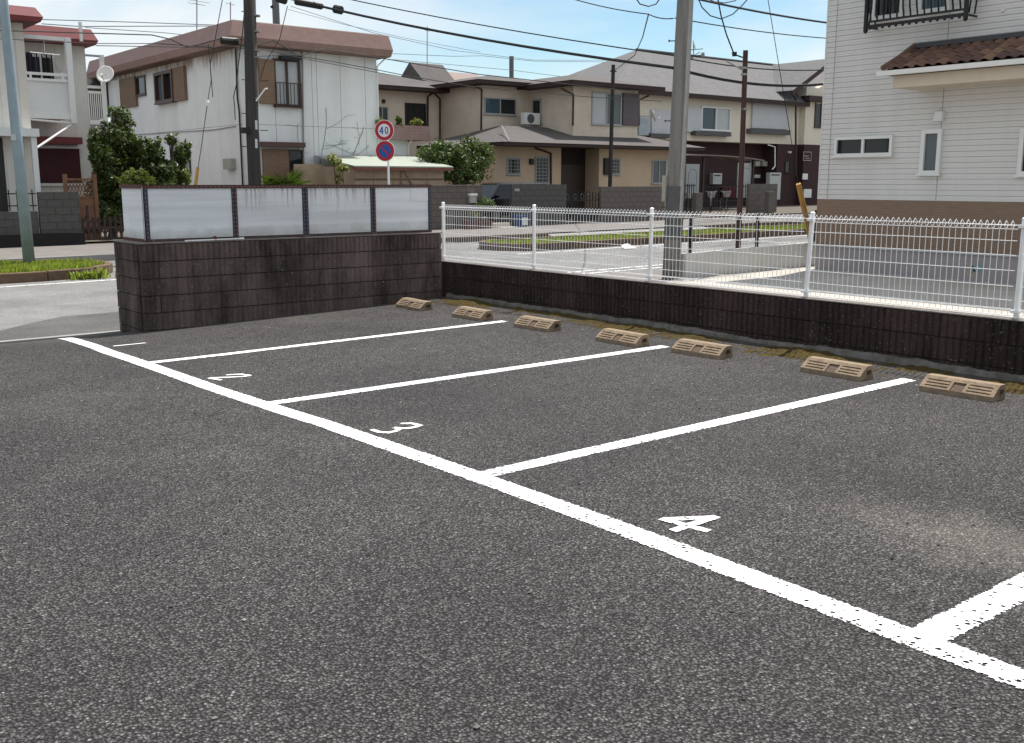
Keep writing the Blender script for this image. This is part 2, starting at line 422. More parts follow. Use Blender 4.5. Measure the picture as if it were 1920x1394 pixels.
def stroke(name, pts, width, m, zf, dz=.005, parent=None, step=.12, wob=.0):
    pts = [Vector((p[0], p[1], 0)) for p in pts]; path = []
    for a, b2 in zip(pts[:-1], pts[1:]):
        k = max(1, int((b2 - a).length / step))
        path += [a.lerp(b2, i / k) for i in range(k)]
    path.append(pts[-1]); vv = []; uvs = []; ln = 0
    for i, p in enumerate(path):
        d = (path[min(i + 1, len(path) - 1)] - path[max(i - 1, 0)]).normalized(); nrm = Vector((-d.y, d.x, 0)) * width / 2
        if i: ln += (p - path[i - 1]).length
        w2 = rnd.uniform(-wob, wob)
        for sgn, u in ((-1, 0), (1, 1)):
            q = p + nrm * sgn + nrm * w2; vv.append((q.x, q.y, zf(q.x, q.y) + dz)); uvs.append((u, ln))
    me = bpy.data.meshes.new(name); ff = [(2 * i, 2 * i + 1, 2 * i + 3, 2 * i + 2)[::-1] for i in range(len(path) - 1)]
    me.from_pydata(vv, [], ff); uvl = me.uv_layers.new(name='UVMap')
    for lp in me.loops: uvl.data[lp.index].uv = uvs[lp.vertex_index]
    me.materials.append(m); o = bpy.data.objects.new(name, me); COL.objects.link(o); o.parent = parent
    if not parent: o['kind'] = 'structure'
    return o
stroke('parking_line', [(3.33, 12.6), (3.2, 11.5), (3.135, 10.25), (3.145, 9.17), (3.155, 7.7), (3.195, 6.6), (3.225, 6.09), (3.258, 4.89), (3.282, 3.5), (3.267, 2.26), (3.252, 1.6), (3.24, -3)], .168, M_PAINT, lot_z, .0042)
for (x0, y0, x1, y1, w_) in [(3.2, 9.29, 7.42, 9.38, .138), (3.25, 6.89, 7.48, 6.89, .150), (3.32, 4.39, 7.75, 4.43, .150), (3.31, 1.755, 7.8, 1.76, .163)]:
    stroke('parking_line', [(x0, y0), (x1, y1)], w_, M_PAINT, lot_z, .0035)
NUM = {'4': ([[(3.536, 3.232), (3.74, 3.11)], [(3.53, 3.25), (3.569, 2.985)], [(3.44, 3.094), (3.765, 3.102)]], .056),
       '3': ([[(3.386, 5.695), (3.388, 5.609), (3.425, 5.552), (3.49, 5.56), (3.562, 5.611)], [(3.527, 5.649), (3.554, 5.599), (3.592, 5.568), (3.646, 5.573), (3.713, 5.597)], [(3.700, 5.598), (3.684, 5.67), (3.624, 5.712)]], .046),
       '2': ([[(3.305, 8.178), (3.348, 8.023)], [(3.312, 8.178), (3.452, 8.099), (3.557, 8.058), (3.631, 8.062)], [(3.619, 8.07), (3.590, 8.169), (3.476, 8.215)]], .046),
       '1': ([[(3.315, 10.655), (3.65, 10.668)]], .05)}
NUML = {'4': 'white painted four on the asphalt, nearest to the camera, inside the front line', '3': 'thin white painted three on the asphalt between the two nearer divider lines', '2': 'narrow white painted two on the asphalt between the two farther divider lines', '1': 'white painted one, a single stroke, in the stall nearest the road'}
for ch, (sts, w_) in NUM.items():
    r_ = thing('stall_number', NUML[ch], 'painted number', (sts[0][0][0], sts[0][0][1], 0))
    for s_ in sts:
        o = stroke('number_stroke', s_, w_, M_PAINT2, lot_z, .0038 + .0007 * sts.index(s_), parent=r_, step=.03)
        o.location = -r_.location
rz2 = lambda x, y: road_z(x)
stroke('road_edge_line', [(-20, 19.55), (6.6, 20.0), (9.0, 20.15)], .13, M_PAINT3, rz2, .005, step=.5)
stroke('road_edge_line', [(16.2, 20.0), (24, 20.1), (48, 20.2)], .13, M_PAINT3, rz2, .005, step=.5)
stroke('road_edge_line', [(8.6, 15.35), (48, 15.5)], .14, M_PAINT3, rz2, .009, step=.5)
stroke('road_edge_line', [(8.6, 14.95), (48, 14.95)], .12, M_PAINT3, rz2, .009, step=.5)

# ------------------------------------------------------------------ low block walls with ribbed faces
def ribbed_block(L=.398, H=.189, T=.15, ribs=6, proud=.008, seed=0):
    """face towards -y, length along x, origin at the lower left front corner"""
    q = random.Random(seed); prof = [(0, .008)]
    w = L / ribs
    for i in range(ribs):
        a = i * w; j = q.uniform(-.002, .002)
        prof += [(a + w * .10, -0.0 + .006), (a + w * .22, -proud + j), (a + w * .78, -proud + j + q.uniform(-.002, .002)), (a + w * .90, .006)]
    prof += [(L, .008), (L, T), (0, T)]
    mb = MB(); mb.prism(prof, 'z', 0, H)
    me = bpy.data.meshes.new('block'); me.from_pydata(mb.v, [], mb.f); return me
def block_mat(name, col, dark):
    m, nt, b, out = _nt(name); g = NG(nt)
    oi = g.n('ObjectInfo'); 
    base = g.ramp(oi.outputs['Random'], [(0, [k * .88 for k in col]), (.5, col), (1, [k * 1.1 for k in col])])
    ge = g.n('NewGeometry')
    mp = g.n('Mapping'); mp.inputs['Scale'].default_value = (1, 1, .35); g.l(ge.outputs['Position'], mp.inputs['Vector'])
    st = g.noise(2.1, 6, .7, mp.outputs['Vector'])
    c = g.mix(g.ramp(st, [(.36, 0.0), (.62, 1.0)]), base, dark)
    sp = g.noise(46, 3, .6, ge.outputs['Position'])
    c = g.mix(g.ramp(sp, [(.64, 0.0), (.70, .7)]), c, (.34, .31, .28))       # pale aggregate and lichen specks
    gr = g.noise(120, 3, .6, ge.outputs['Position'])
    c = g.mix(1.0, c, g.ramp(gr, [(.3, .72), (.7, 1.25)]), 'MULTIPLY')
    g.l(c, b.inputs['Base Color']); b.inputs['Roughness'].default_value = .95; b.inputs['Specular IOR Level'].default_value = .2
    g.l(g.bump(g.noise(75, 5, .7, ge.outputs['Position']), .9, .012), b.inputs['Normal'])
    return m
M_BLOCK = block_mat('stained_brown_block', (.165, .122, .114), (.048, .036, .034))
M_BLOCK2 = block_mat('dark_brown_block', (.070, .046, .042), (.026, .018, .017))
M_MORTAR = mat('dark_mortar', (.045, .035, .033), .95, .2, 20, .4, 80)
M_CAP = mat('wall_cap_mortar', (.20, .175, .16), .95, .25, 12, .4, 60, dirt=(.07, .06, .05), dirt_amt=.7, dirt_scale=4)
blocks = [ribbed_block(seed=i, proud=.0015) for i in range(4)]
blocks_t = [ribbed_block(seed=i, proud=.007) for i in range(4)]
blocks2 = [ribbed_block(seed=i, proud=.007) for i in range(4)]
for b in blocks_t: b.materials.append(M_BLOCK)
for b in blocks: b.materials.append(M_BLOCK)
for b in blocks2: b.materials.append(M_BLOCK2)
half = ribbed_block(L=.191, ribs=3, seed=9, proud=.002); half.materials.append(M_BLOCK)
# enclosure wall beside the entrance: L shaped
W1 = thing('block_wall', 'stained brown ribbed block wall beside the entrance, under the white panels', 'wall', (4.07, 11.9, 0))
k = 0
for c in range(6):
    z0 = .70 - .2 * c
    x = 4.09
    if c % 2: piece('block', half, W1, (x - 4.07, 0, z0)); x += .2
    while x < 7.95:
        bl = (blocks_t if c == 0 else blocks)[k % 4]; k += 1
        piece('block', bl, W1, (x - 4.07, rnd.uniform(-.003, .003), z0)); x += .4
    if not c % 2: piece('block', half, W1, (x - 4.07, 0, z0))
    y = 12.80                       # short end facing the entrance (-x)
    while y > 12.05:
        bl = blocks[k % 4]; k += 1
        o = piece('block', bl, W1, (.0 + rnd.uniform(-.002, .002), y - 11.9, z0), R(-90)); y -= .4
MB().box(4.10, 8.27, 11.925, 12.03, -.32, .893).box(4.095, 4.21, 12.03, 12.79, -.32, .893).build('mortar', M_MORTAR, W1)
MB().box(4.06, 8.29, 11.893, 12.05, .895, .912).box(4.06, 4.22, 12.05, 12.81, .895, .912).build('wall_cap', M_CAP, W1, bevel=.006)
# low wall under the white fence
W2 = thing('block_wall', 'low dark ribbed block wall under the white mesh fence', 'wall', (8.40, 11.88, 0))
for c in range(3):
    z0 = .29 - .2 * c
    y = 12.88 - (.0 if c % 2 else .2)
    while y > -3:
        bl = blocks2[k % 4]; k += 1
        o = piece('block', bl, W2, (rnd.uniform(-.003, .003), y - 11.88, z0), R(-90)); y -= .4
MB().box(8.425, 8.53, -3.2, 12.9, -.3, .483).build('mortar', M_MORTAR, W2)
MB().box(8.392, 8.545, -3.2, 12.92, .485, .498).build('wall_cap', mat('pale_cap', (.20, .18, .165), .9, .2, 10, .3, 60, dirt=(.08, .07, .06), dirt_amt=.6, dirt_scale=3), W2, bevel=.005)
# rough concrete footing
mb = MB(); n = 420
for i in range(n + 1):
    y = 11.9 - i * 15.0 / n; h = .036 + .03 * noise.noise(Vector((y * .7, 0, 3))) + .016 * noise.noise(Vector((y * 5, 2, 3))) + .009 * noise.noise(Vector((y * 17, 2, 3))); w_ = .045 + .02 * noise.noise(Vector((y * 1.1, 7, 3))) + .012 * noise.noise(Vector((y * 9, 7, 3)))
    z = lot_z(8.3, y)
    mb.v += [(8.39 - w_, y, z - .05), (8.39 - w_ * .9, y, z + h * .9), (8.39 - w_ * .5, y, z + h + .012), (8.41, y, z + h + .018)]
for i in range(n):
    for j in range(3): mb.f.append((i * 4 + j, i * 4 + j + 1, i * 4 + 4 + j + 1, i * 4 + 4 + j)[::-1])
mb.build('footing', mat('footing_concrete', (.15, .14, .125), .95, .3, 14, .9, 60, dirt=(.05, .045, .03), dirt_amt=.85, dirt_scale=5), W2, smooth=True)
# moss and silt bank at the foot of the wall
mb = MB(); nx_, ny_ = 22, 300
for j in range(ny_ + 1):
    y = 11.85 - j * 13.5 / ny_
    for i in range(nx_ + 1):
        x = 7.72 + i * .64 / nx_
        t = (x - 7.72) / .64
        h = -.012 + .045 * (t ** .7) * (0.55 + .9 * noise.noise(Vector((x * 1.7, y * 1.3, 5)))) + .020 * noise.noise(Vector((x * 9, y * 9, 1))) + .010 * noise.noise(Vector((x * 33, y * 33, 2)))
        if t > .8: h -= .05 * (t - .8)
        mb.v.append((x, y, lot_z(x, y) + h))
for j in range(ny_):
    for i in range(nx_):
        a = j * (nx_ + 1) + i; mb.f.append((a, a + 1, a + nx_ + 2, a + nx_ + 1)[::-1])
m, nt, b, out = _nt('moss'); g = NG(nt)
c = g.ramp(g.noise(5, 6, .7), [(.3, (.050, .037, .020)), (.48, (.095, .066, .024)), (.62, (.085, .072, .022)), (.8, (.12, .10, .065))])
c = g.mix(1.0, c, g.ramp(g.noise(60, 4, .7), [(.3, .55), (.7, 1.35)]), 'MULTIPLY')
g.l(c, b.inputs['Base Color']); b.inputs['Roughness'].default_value = 1; b.inputs['Specular IOR Level'].default_value = .1
g.l(g.bump(g.noise(90, 5, .7), .9, .02), b.inputs['Normal'])
moss = mb.build('moss', m, smooth=True, kind='stuff'); moss['label'] = 'brown green moss and silt along the foot of the low wall'; moss['category'] = 'moss'
mb = MB(); nx_, ny_ = 120, 12
for j in range(ny_ + 1):
    for i in range(nx_ + 1):
        x = 4.9 + i * 3.4 / nx_; t = j / ny_; y = 11.62 + .28 * t
        h = -.025 + .04 * (t ** .8) * (.5 + .9 * noise.noise(Vector((x * 1.3, y * 1.7, 15)))) * min(1, (x - 4.7) / 1.5) + .016 * noise.noise(Vector((x * 9, y * 9, 11))) + .008 * noise.noise(Vector((x * 33, y * 33, 12)))
        mb.v.append((x, y, lot_z(x, y) + h))
for j in range(ny_):
    for i in range(nx_):
        a = j * (nx_ + 1) + i; mb.f.append((a, a + 1, a + nx_ + 2, a + nx_ + 1))
moss2 = mb.build('moss', m, smooth=True, kind='stuff'); moss2['label'] = 'thin moss along the foot of the stained block wall'; moss2['category'] = 'moss'

# ------------------------------------------------------------------ concrete wheel stops
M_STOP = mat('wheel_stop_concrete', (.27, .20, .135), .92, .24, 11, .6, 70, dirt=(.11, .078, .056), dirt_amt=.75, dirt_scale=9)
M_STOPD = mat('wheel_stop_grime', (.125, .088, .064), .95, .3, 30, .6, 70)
def stop_mesh(L=.58, y0=0., y1=1.):
    """length along y (only the fraction y0..y1), sloped ribbed face towards -x, origin on the ground at the front middle"""
    D0, D1, D2, D3 = 0.0, .105, .185, .198       # front, top of slope, back of top, back foot
    H0, H1 = .042, .118
    ycut = [0, .05, .40, .455, .545, .60, .95, 1.0]; ycut = [0, .06, .375, .415, .585, .625, .94, 1.0]
    xcut = [0, .13, .24, .38, .49, .63, .74, 1.0]
    def depth(iy, ix):
        if iy in (1, 5) and ix in (1, 3, 5): return .014
        if iy == 3 and 0 <= ix <= 5: return .011
        return 0
    dk = []; mb = MB(); sl = Vector((D1 - D0, 0, H1 - H0)); nrm = Vector((-sl.z, 0, sl.x)).normalized()
    def P(u, v, d): 
        p = Vector((D0, (v - .5) * L, H0)) + sl * u - nrm * d; return (p.x, p.y, p.z)
    ys_ = [max(y0, min(y1, t)) for t in ycut]
    for iy in range(7):
        if ys_[iy + 1] - ys_[iy] < 1e-6: continue
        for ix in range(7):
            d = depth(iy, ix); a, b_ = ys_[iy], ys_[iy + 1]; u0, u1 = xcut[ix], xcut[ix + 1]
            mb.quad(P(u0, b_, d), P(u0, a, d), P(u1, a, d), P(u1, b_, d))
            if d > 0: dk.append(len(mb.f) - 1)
            for (jy, jx, e) in ((iy, ix - 1, (P(u0, a, 0), P(u0, b_, 0), P(u0, b_, d), P(u0, a, d))), (iy, ix + 1, (P(u1, b_, 0), P(u1, a, 0), P(u1, a, d), P(u1, b_, d))),
                                (iy - 1, ix, (P(u0, a, 0), P(u0, a, d), P(u1, a, d), P(u1, a, 0))), (iy + 1, ix, (P(u0, b_, d), P(u0, b_, 0), P(u1, b_, 0), P(u1, b_, d)))):
                if d > 0 and not (0 <= jy < 7 and 0 <= jx < 7 and depth(jy, jx) >= d): mb.quad(*e)
    ya, yb = (y0 - .5) * L, (y1 - .5) * L
    mb.quad((D0, yb, 0), (D0, ya, 0), (D0, ya, H0), (D0, yb, H0))
    mb.quad((D1, yb, H1), (D1, ya, H1), (D2, ya, H1), (D2, yb, H1))
    mb.quad((D2, yb, H1), (D2, ya, H1), (D3, ya, 0), (D3, yb, 0))
    for y, sg in ((ya, 1), (yb, -1)):       # ends, with the hollow of the casting
        o_ = [(D0, 0), (D3, 0), (D2, H1), (D1, H1), (D0, H0)]
        hl = [(.085, .042), (.168, .042), (.166, .082), (.108, .082)]
        O = [(p[0], y, p[1]) for p in o_]; I = [(p[0], y, p[1]) for p in hl]; K = [(p[0], y + .05 * sg, p[1]) for p in hl]
        b0 = len(mb.v); mb.v += O + I + K
        fs = [(0, 1, 6, 5), (1, 2, 7, 6), (2, 3, 8, 7), (3, 4, 5, 8), (4, 0, 5)]
        fs += [(5 + i, 5 + (i + 1) % 4, 9 + (i + 1) % 4, 9 + i) for i in range(4)] + [(9, 10, 11, 12)]
        mb.f += [tuple(b0 + i for i in (f if sg > 0 else f[::-1])) for f in fs]
    me = bpy.data.meshes.new('wheel_stop'); me.from_pydata(mb.v, [], mb.f); me.materials.append(M_STOP); me.materials.append(M_STOPD)
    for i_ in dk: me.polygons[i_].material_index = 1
    me.update(); return me
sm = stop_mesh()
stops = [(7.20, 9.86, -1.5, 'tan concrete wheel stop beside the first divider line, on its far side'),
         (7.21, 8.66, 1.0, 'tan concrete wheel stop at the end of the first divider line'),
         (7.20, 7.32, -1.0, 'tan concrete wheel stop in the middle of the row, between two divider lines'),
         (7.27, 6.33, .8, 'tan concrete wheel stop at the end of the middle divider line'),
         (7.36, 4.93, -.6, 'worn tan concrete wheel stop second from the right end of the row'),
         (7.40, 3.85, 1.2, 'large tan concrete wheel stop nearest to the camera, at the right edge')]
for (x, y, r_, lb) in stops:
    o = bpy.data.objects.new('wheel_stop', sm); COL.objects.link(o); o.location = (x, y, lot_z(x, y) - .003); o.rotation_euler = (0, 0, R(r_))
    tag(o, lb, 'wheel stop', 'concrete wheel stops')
wsb = thing('wheel_stop', 'broken wheel stop with its left piece shifted, nearest the corner of the walls', 'wheel stop', (7.22, 11.18, lot_z(7.2, 11.2) - .003), 'concrete wheel stops')
piece('stop_piece', stop_mesh(y0=0, y1=.58), wsb, (0, -.02, 0), R(-1))
piece('stop_piece', stop_mesh(y0=.585, y1=1), wsb, (.05, .03, -.004), R(3))

# ------------------------------------------------------------------ white mesh fence on the low wall
M_WHITE = mat('white_coated_steel', (.80, .80, .81), .38, .04, 5, spec=.5)
FX = 8.462
F = thing('mesh_fence', 'white welded mesh fence with looped top on the low wall', 'fence', (FX, 11.86, .49))
post_y = [12.15, 10.13, 8.09, 6.0, 3.95, 1.92, -.1, -2.1]
tilts = [0, -.3, .4, 2.2, .2, 0, 0, 0]
for y, tl in zip(post_y, tilts):
    mb = MB(); pr = .0235
    mb.tube([(FX + .03, y, .49), (FX + .03, y, 1.305)], pr, 14)
    mb.tube([(FX + .03, y, 1.303), (FX + .03, y, 1.312), (FX + .03, y, 1.322)], [pr + .0015, pr + .0015, .012], 14)
    p = mb.build('post', M_WHITE, F, smooth=False)
    # tilt about its foot
    me = p.data; c0 = Vector((FX + .03, y, .49)) - F.location
    me.transform(Matrix.Translation(c0) @ Matrix.Rotation(R(tl), 4, 'X') @ Matrix.Translation(-c0))
    for (za_, zb_) in ((1.232, 1.260), (.54, .565)):
        br = MB().box(FX - .012, FX + .035, y - .036, y + .036, za_, zb_).build('bracket', M_WHITE, F, bevel=.003)
        br.data.transform(Matrix.Translation(c0) @ Matrix.Rotation(R(tl), 4, 'X') @ Matrix.Translation(-c0))
wr_ = .0034
prof_v = [(.0, .516), (.046, .514), (.048, .560), (.0, .575), (.0, 1.222), (-.036, 1.256), (-.004, 1.292), (.036, 1.256), (.005, 1.226)]
for a, b2 in zip(post_y[:-1], post_y[1:]):
    mb = MB(); y = a - .045
    while y > b2 + .04:
        jj = rnd.uniform(-.0012, .0012)
        mb.tube([(FX + u, y + jj, z) for u, z in prof_v], wr_, 4, cap=False); y -= .0535
    for (u, z) in [(.0, 1.224), (-.036, 1.256), (.040, 1.256), (0, 1.13), (0, 1.012), (0, .888), (0, .760), (0, .645), (0, .574), (.048, .560), (.046, .516), (0, .518)]:
        mb.tube([(FX + u - .004, a - .03, z), (FX + u - .004, (a + b2) / 2, z + rnd.uniform(-.003, .003)), (FX + u - .004, b2 + .03, z)], wr_ * .85, 4, cap=False)
    mb.build('mesh_panel', M_WHITE, F)

# ------------------------------------------------------------------ panel screen above the stained wall
def panel_mat(name, col, streaks):
    m, nt, b, out = _nt(name); g = NG(nt)
    bands = g.noise(1.0, 3, .5, g.co(scale=(.25, .25, 9)))
    c = g.mix(g.ramp(bands, [(.42, 0.0), (.6, .8)]), col, [k * .80 for k in col])
    st = g.noise(1.0, 5, .7, g.co(scale=(26, 26, .9)))
    sx = g.n('SeparateXYZ'); g.l(g.co(), sx.inputs[0])
    if streaks:
        lim = g.ramp(g.math('ADD', sx.outputs['Z'], g.math('MULTIPLY', g.math('SUBTRACT', g.noise(9, 3, .6, g.co(scale=(1, 1, .1))), .5), .5)), [(.34, 0.0), (.62, 1.0)])
        c = g.mix(g.math('MULTIPLY', g.ramp(st, [(.50, 0.0), (.66, .85)]), lim), c, (.20, .10, .065))
    low = g.ramp(g.math('ADD', sx.outputs['Z'], g.math('MULTIPLY', g.math('SUBTRACT', g.noise(5, 5, .7), .5), .25)), [(.02, 1.0), (.16, 0.0)])
    c = g.mix(g.math('MULTIPLY', low, .5), c, (.28, .26, .20))
    c = g.mix(g.ramp(g.noise(3, 5, .7), [(.55, 0.0), (.8, .3)]), c, (.42, .40, .37))
    g.l(c, b.inputs['Base Color']); b.inputs['Roughness'].default_value = .6
    return m
M_PANEL = panel_mat('weathered_white_panel', (.76, .78, .81), False)
M_PANEL_R = panel_mat('rust_streaked_panel', (.74, .75, .77), True)
def slotted(name, col):
    m, nt, b, out = _nt(name); g = NG(nt)
    c = g.mix(g.ramp(g.noise(11, 5, .7), [(.45, 0.0), (.7, .8)]), col, (.075, .028, .018))
    g.l(c, b.inputs['Base Color']); b.inputs['Roughness'].default_value = .7; b.inputs['Metallic'].default_value = .0
    return m
M_RUST = slotted('rusty_angle_iron', (.085, .026, .022)); M_BLUE = slotted('blue_angle_iron', (.030, .040, .075))
M_SLOT = mat('slot_light', (.20, .20, .21), .8, .1)
S = thing('panel_screen', 'weathered white panel screen in a rusty slotted angle frame on the block wall', 'screen', (4.18, 11.97, .912))
PZ0, PZ1 = .935, 1.548
spans = [(4.20, 5.25, M_PANEL), (5.30, 6.205, M_PANEL_R), (6.25, 7.205, M_PANEL_R), (7.26, 8.13, M_PANEL)]
for i, (a, b2, mm) in enumerate(spans):
    z_seams = [(PZ0, PZ1)] if i > 1 else [(PZ0, (PZ0 + PZ1) / 2 - .001), ((PZ0 + PZ1) / 2 + .001, PZ1)]
    for (za, zb) in z_seams: MB().box(a - .03, b2 + .03, 11.978, 11.986, za, zb).build('panel', mm, S)
for (za, zb) in [(PZ0, 1.22), (1.222, PZ1)]: MB().box(4.196, 4.204, 12.02, 12.76, za, zb).build('panel', M_PANEL, S)
MB().box(4.2, 8.1, 12.76, 12.768, PZ0, PZ1).build('back_panel', M_PANEL, S)
def angle_post(x, y0, w, mm, z0=.914, z1=1.56, axis='y'):
    t = MB()
    t.box(x - w / 2, x + w / 2, y0, y0 + .004, z0, z1); t.box(x - w / 2, x - w / 2 + .004, y0, y0 + .04, z0, z1)
    p = t.build('angle_post', mm, S)
    q = MB(); z = z0 + .05
    while z < z1 - .03: q.box(x - .005, x + .005, y0 - .0012, y0 - .0004, z, z + .017); z += .05
    q.build('slots', M_SLOT, p)
    return p
angle_post(4.205, 11.966, .05, M_BLUE); angle_post(5.263, 11.968, .03, M_BLUE); angle_post(5.296, 11.965, .036, M_RUST)
angle_post(6.212, 11.968, .038, M_BLUE); angle_post(6.252, 11.966, .04, M_BLUE); angle_post(7.212, 11.968, .036, M_BLUE); angle_post(7.25, 11.965, .036, M_RUST); angle_post(8.14, 11.966, .045, M_BLUE)
MB().box(4.176, 4.186, 11.97, 12.02, .914, 1.56).build('angle_post', M_RUST, S)
rl = MB().box(4.18, 8.165, 11.960, 11.964, 1.528, 1.568).box(4.18, 8.165, 11.960, 12.0, 1.564, 1.568).build('top_rail', M_RUST, S)
q = MB(); x = 4.3
while x < 8.1: q.box(x, x + .02, 11.9588, 11.9596, 1.543, 1.551); x += .056
q.build('slots', M_SLOT, rl)
MB().box(4.176, 4.180, 11.964, 12.78, 1.528, 1.568).box(4.176, 4.21, 11.964, 12.78, 1.569, 1.573).build('top_rail', M_RUST, S)
MB().box(4.19, 8.165, 11.9605, 11.9645, .914, .948).build('bottom_rail', mat('grey_rail', (.07, .05, .048), .8, .3, 8, dirt=(.05, .02, .016), dirt_amt=.8), S)
MB().box(4.178, 4.182, 11.97, 12.78, .914, .948).build('bottom_rail', M_RUST, S)
MB().box(7.83, 8.115, 11.972, 11.976, 1.345, 1.522).build('white_patch', mat('white_sheet', (.72, .73, .75), .7, .05), S)
q = MB(); 
for x in (4.26, 5.27, 5.31, 6.22, 6.26, 7.22, 7.26, 8.15): q.disc((x, 11.9625, .93), (0, -1, 0), .008, 8, .004)
q.build('bolts', M_SLOT, S)
tag(MB().tube([(4.62, 11.925, .918), (5.02, 11.94, .920), (5.33, 11.93, .921)], .009, 8).tube([(5.31, 11.93, .921), (5.36, 11.93, .921)], .014, 8).build('white_stick', M_WHITE, origin=(4.62, 11.93, .912)), 'thin white plastic stick lying on top of the stained block wall', 'stick')
tag(MB().add([(5.0 + .03 * math.cos(a), 11.948 + .02 * math.sin(a), .914) for a in [i * 1.05 for i in range(6)]] + [(5.0 + .018 * math.cos(a), 11.948 + .012 * math.sin(a), .962) for a in [i * 1.05 for i in range(6)]],
    [(5, 4, 3, 2, 1, 0), (6, 7, 8, 9, 10, 11)] + [(i, (i + 1) % 6, 6 + (i + 1) % 6, 6 + i) for i in range(6)]).build('rusty_nut', mat('red_rust', (.16, .03, .02), .9), origin=(5, 11.945, .912)), 'small rusty red cap on the bottom rail of the panel screen', 'cap')
# ------------------------------------------------------------------ wall-plane helpers (axis 'Y': wall faces -y; axis 'X': wall faces -x)
def fb(mb, ax, P, u0, u1, d0, d1, z0, z1):
    if ax == 'Y': return mb.box(u0, u1, P - d1, P - d0, z0, z1)
    return mb.box(P - d1, P - d0, u0, u1, z0, z1)
M_DGLASS = glass_mat('dark_glass', (.016, .020, .022)); M_BGLASS = glass_mat('blue_grey_glass', (.05, .085, .11)); M_GGLASS = glass_mat('grey_glass', (.10, .12, .13), .12)
M_CURT = mat('curtain_behind_glass', (.40, .42, .43), .25, .1, 14, spec=.8)
M_ALU = mat('aluminium_frame', (.36, .36, .36), .45, .05); M_WFRAME = mat('white_window_frame', (.74, .735, .72), .5, .04); M_BFRAME = mat('bronze_frame', (.035, .022, .018), .5, .1)
M_BLK = mat('black_iron', (.008, .008, .009), .5, .1)
M_PIPE = mat('brown_downpipe', (.035, .022, .018), .55, .1); M_GREYP = mat('grey_conduit', (.30, .30, .30), .6, .1)
def window(par, ax, P, u0, u1, z0, z1, fm=None, gms=None, t=.045, d=.05, panes=2, sill=True, name='window', fd0=-.01):
    fm = fm or M_ALU; gms = gms or [M_DGLASS]
    mb = MB(); fb(mb, ax, P, u0, u1, fd0, d, z1 - t, z1); fb(mb, ax, P, u0, u1, fd0, d, z0, z0 + t)
    fb(mb, ax, P, u0, u0 + t, fd0, d, z0 + t, z1 - t); fb(mb, ax, P, u1 - t, u1, fd0, d, z0 + t, z1 - t)
    w = (u1 - u0 - 2 * t) / panes
    for i in range(1, panes): fb(mb, ax, P, u0 + t + w * i - t * .45, u0 + t + w * i + t * .45, fd0, d - .006, z0 + t, z1 - t)
    f = mb.build(name, fm, par)
    for i in range(panes):
        q = MB(); a = u0 + t + w * i + (t * .45 if i else 0); b2 = u0 + t + w * (i + 1) - (t * .45 if i < panes - 1 else 0)
        fb(q, ax, P, a, b2, .004 + .008 * (i % 2), .010 + .008 * (i % 2), z0 + t, z1 - t); q.build('pane', gms[i % len(gms)], f)
    if sill:
        q = MB(); fb(q, ax, P, u0 - .03, u1 + .03, d, d + .035, z0 - .02, z0 + .02); fb(q, ax, P, u0 - .03, u1 + .03, 0, d, z0 - .02, z0 - .002); q.build('sill', fm, f)
    return f
def winpx(par, ax, P, x0, y0, x1, y1, **k):
    r_ = rectY(x0, y0, x1, y1, P) if ax == 'Y' else rectX(x0, y0, x1, y1, P)
    return window(par, ax, P, *r_, **k)
def louvre(par, ax, P, u0, u1, z0, z1, m, n=14, d=.06, name='shutter'):
    mb = MB(); fb(mb, ax, P, u0, u1, 0, d - .02, z0, z1); h = (z1 - z0) / n
    for i in range(n): fb(mb, ax, P, u0 + .03, u1 - .03, d - .02, d, z0 + i * h + h * .12, z0 + i * h + h * .88)
    fb(mb, ax, P, u0, u0 + .03, d - .02, d + .005, z0, z1); fb(mb, ax, P, u1 - .03, u1, d - .02, d + .005, z0, z1)
    return mb.build(name, m, par)
def pipe(par, pts, r=.035, m=None, name='downpipe', n=8): return MB().tube(pts, r, n).build(name, m or M_PIPE, par)

# ------------------------------------------------------------------ white sided house on the right (faces -x)
XH = 18.0; YL = 12.55; YR = -3.0; GZ = road_z(18)
M_SIDING = mat('white_siding', (.68, .665, .645), .75, .05, 3, .25, 90, dirt=(.58, .565, .54), dirt_amt=.35, dirt_scale=1.2)
M_BSIDE = None
m, nt, b, out = _nt('brown_siding'); g = NG(nt)
sx = g.n('SeparateXYZ'); g.l(g.co(), sx.inputs[0])
fr = g.math('FRACT', g.math('MULTIPLY', sx.outputs['Z'], 26))
c = g.mix(g.ramp(fr, [(0, 1.0), (.14, 0.0), (.9, 0.0), (1, 1.0)]), g.ramp(g.noise(9, 5, .6, g.co(scale=(1, .5, 9))), [(.3, (.20, .135, .095)), (.7, (.285, .195, .14))]), (.12, .08, .055))
g.l(c, b.inputs['Base Color']); b.inputs['Roughness'].default_value = .8; g.l(g.bump(fr, .3, .01), b.inputs['Normal']); M_BSIDE = m
M_FOUND = mat('house_foundation', (.33, .295, .30), .85, .06, 2.5, .1, 60)
RH = thing('sided_house', 'white sided two storey house with brown lower band and small tiled awning', 'house', (XH, 8, GZ))
bx('wall', mat('siding_shadow_gap', (.46, .45, .44), .9), RH, XH + .012, XH + 8, YR, YL - .012, GZ - .2, 6.62)
bx('foundation', M_FOUND, RH, XH - .012, XH + 8, YR + .02, YL - .03, GZ - .2, .325)
bx('drip_trim', mat('drip_trim', (.50, .51, .52), .5, .05), RH, XH - .045, XH + 8.02, YR - .02, YL + .012, .325, .36)
bx('brown_band', M_BSIDE, RH, XH - .012, XH + 8.0, YR - .005, YL + .004, .36, 1.262)
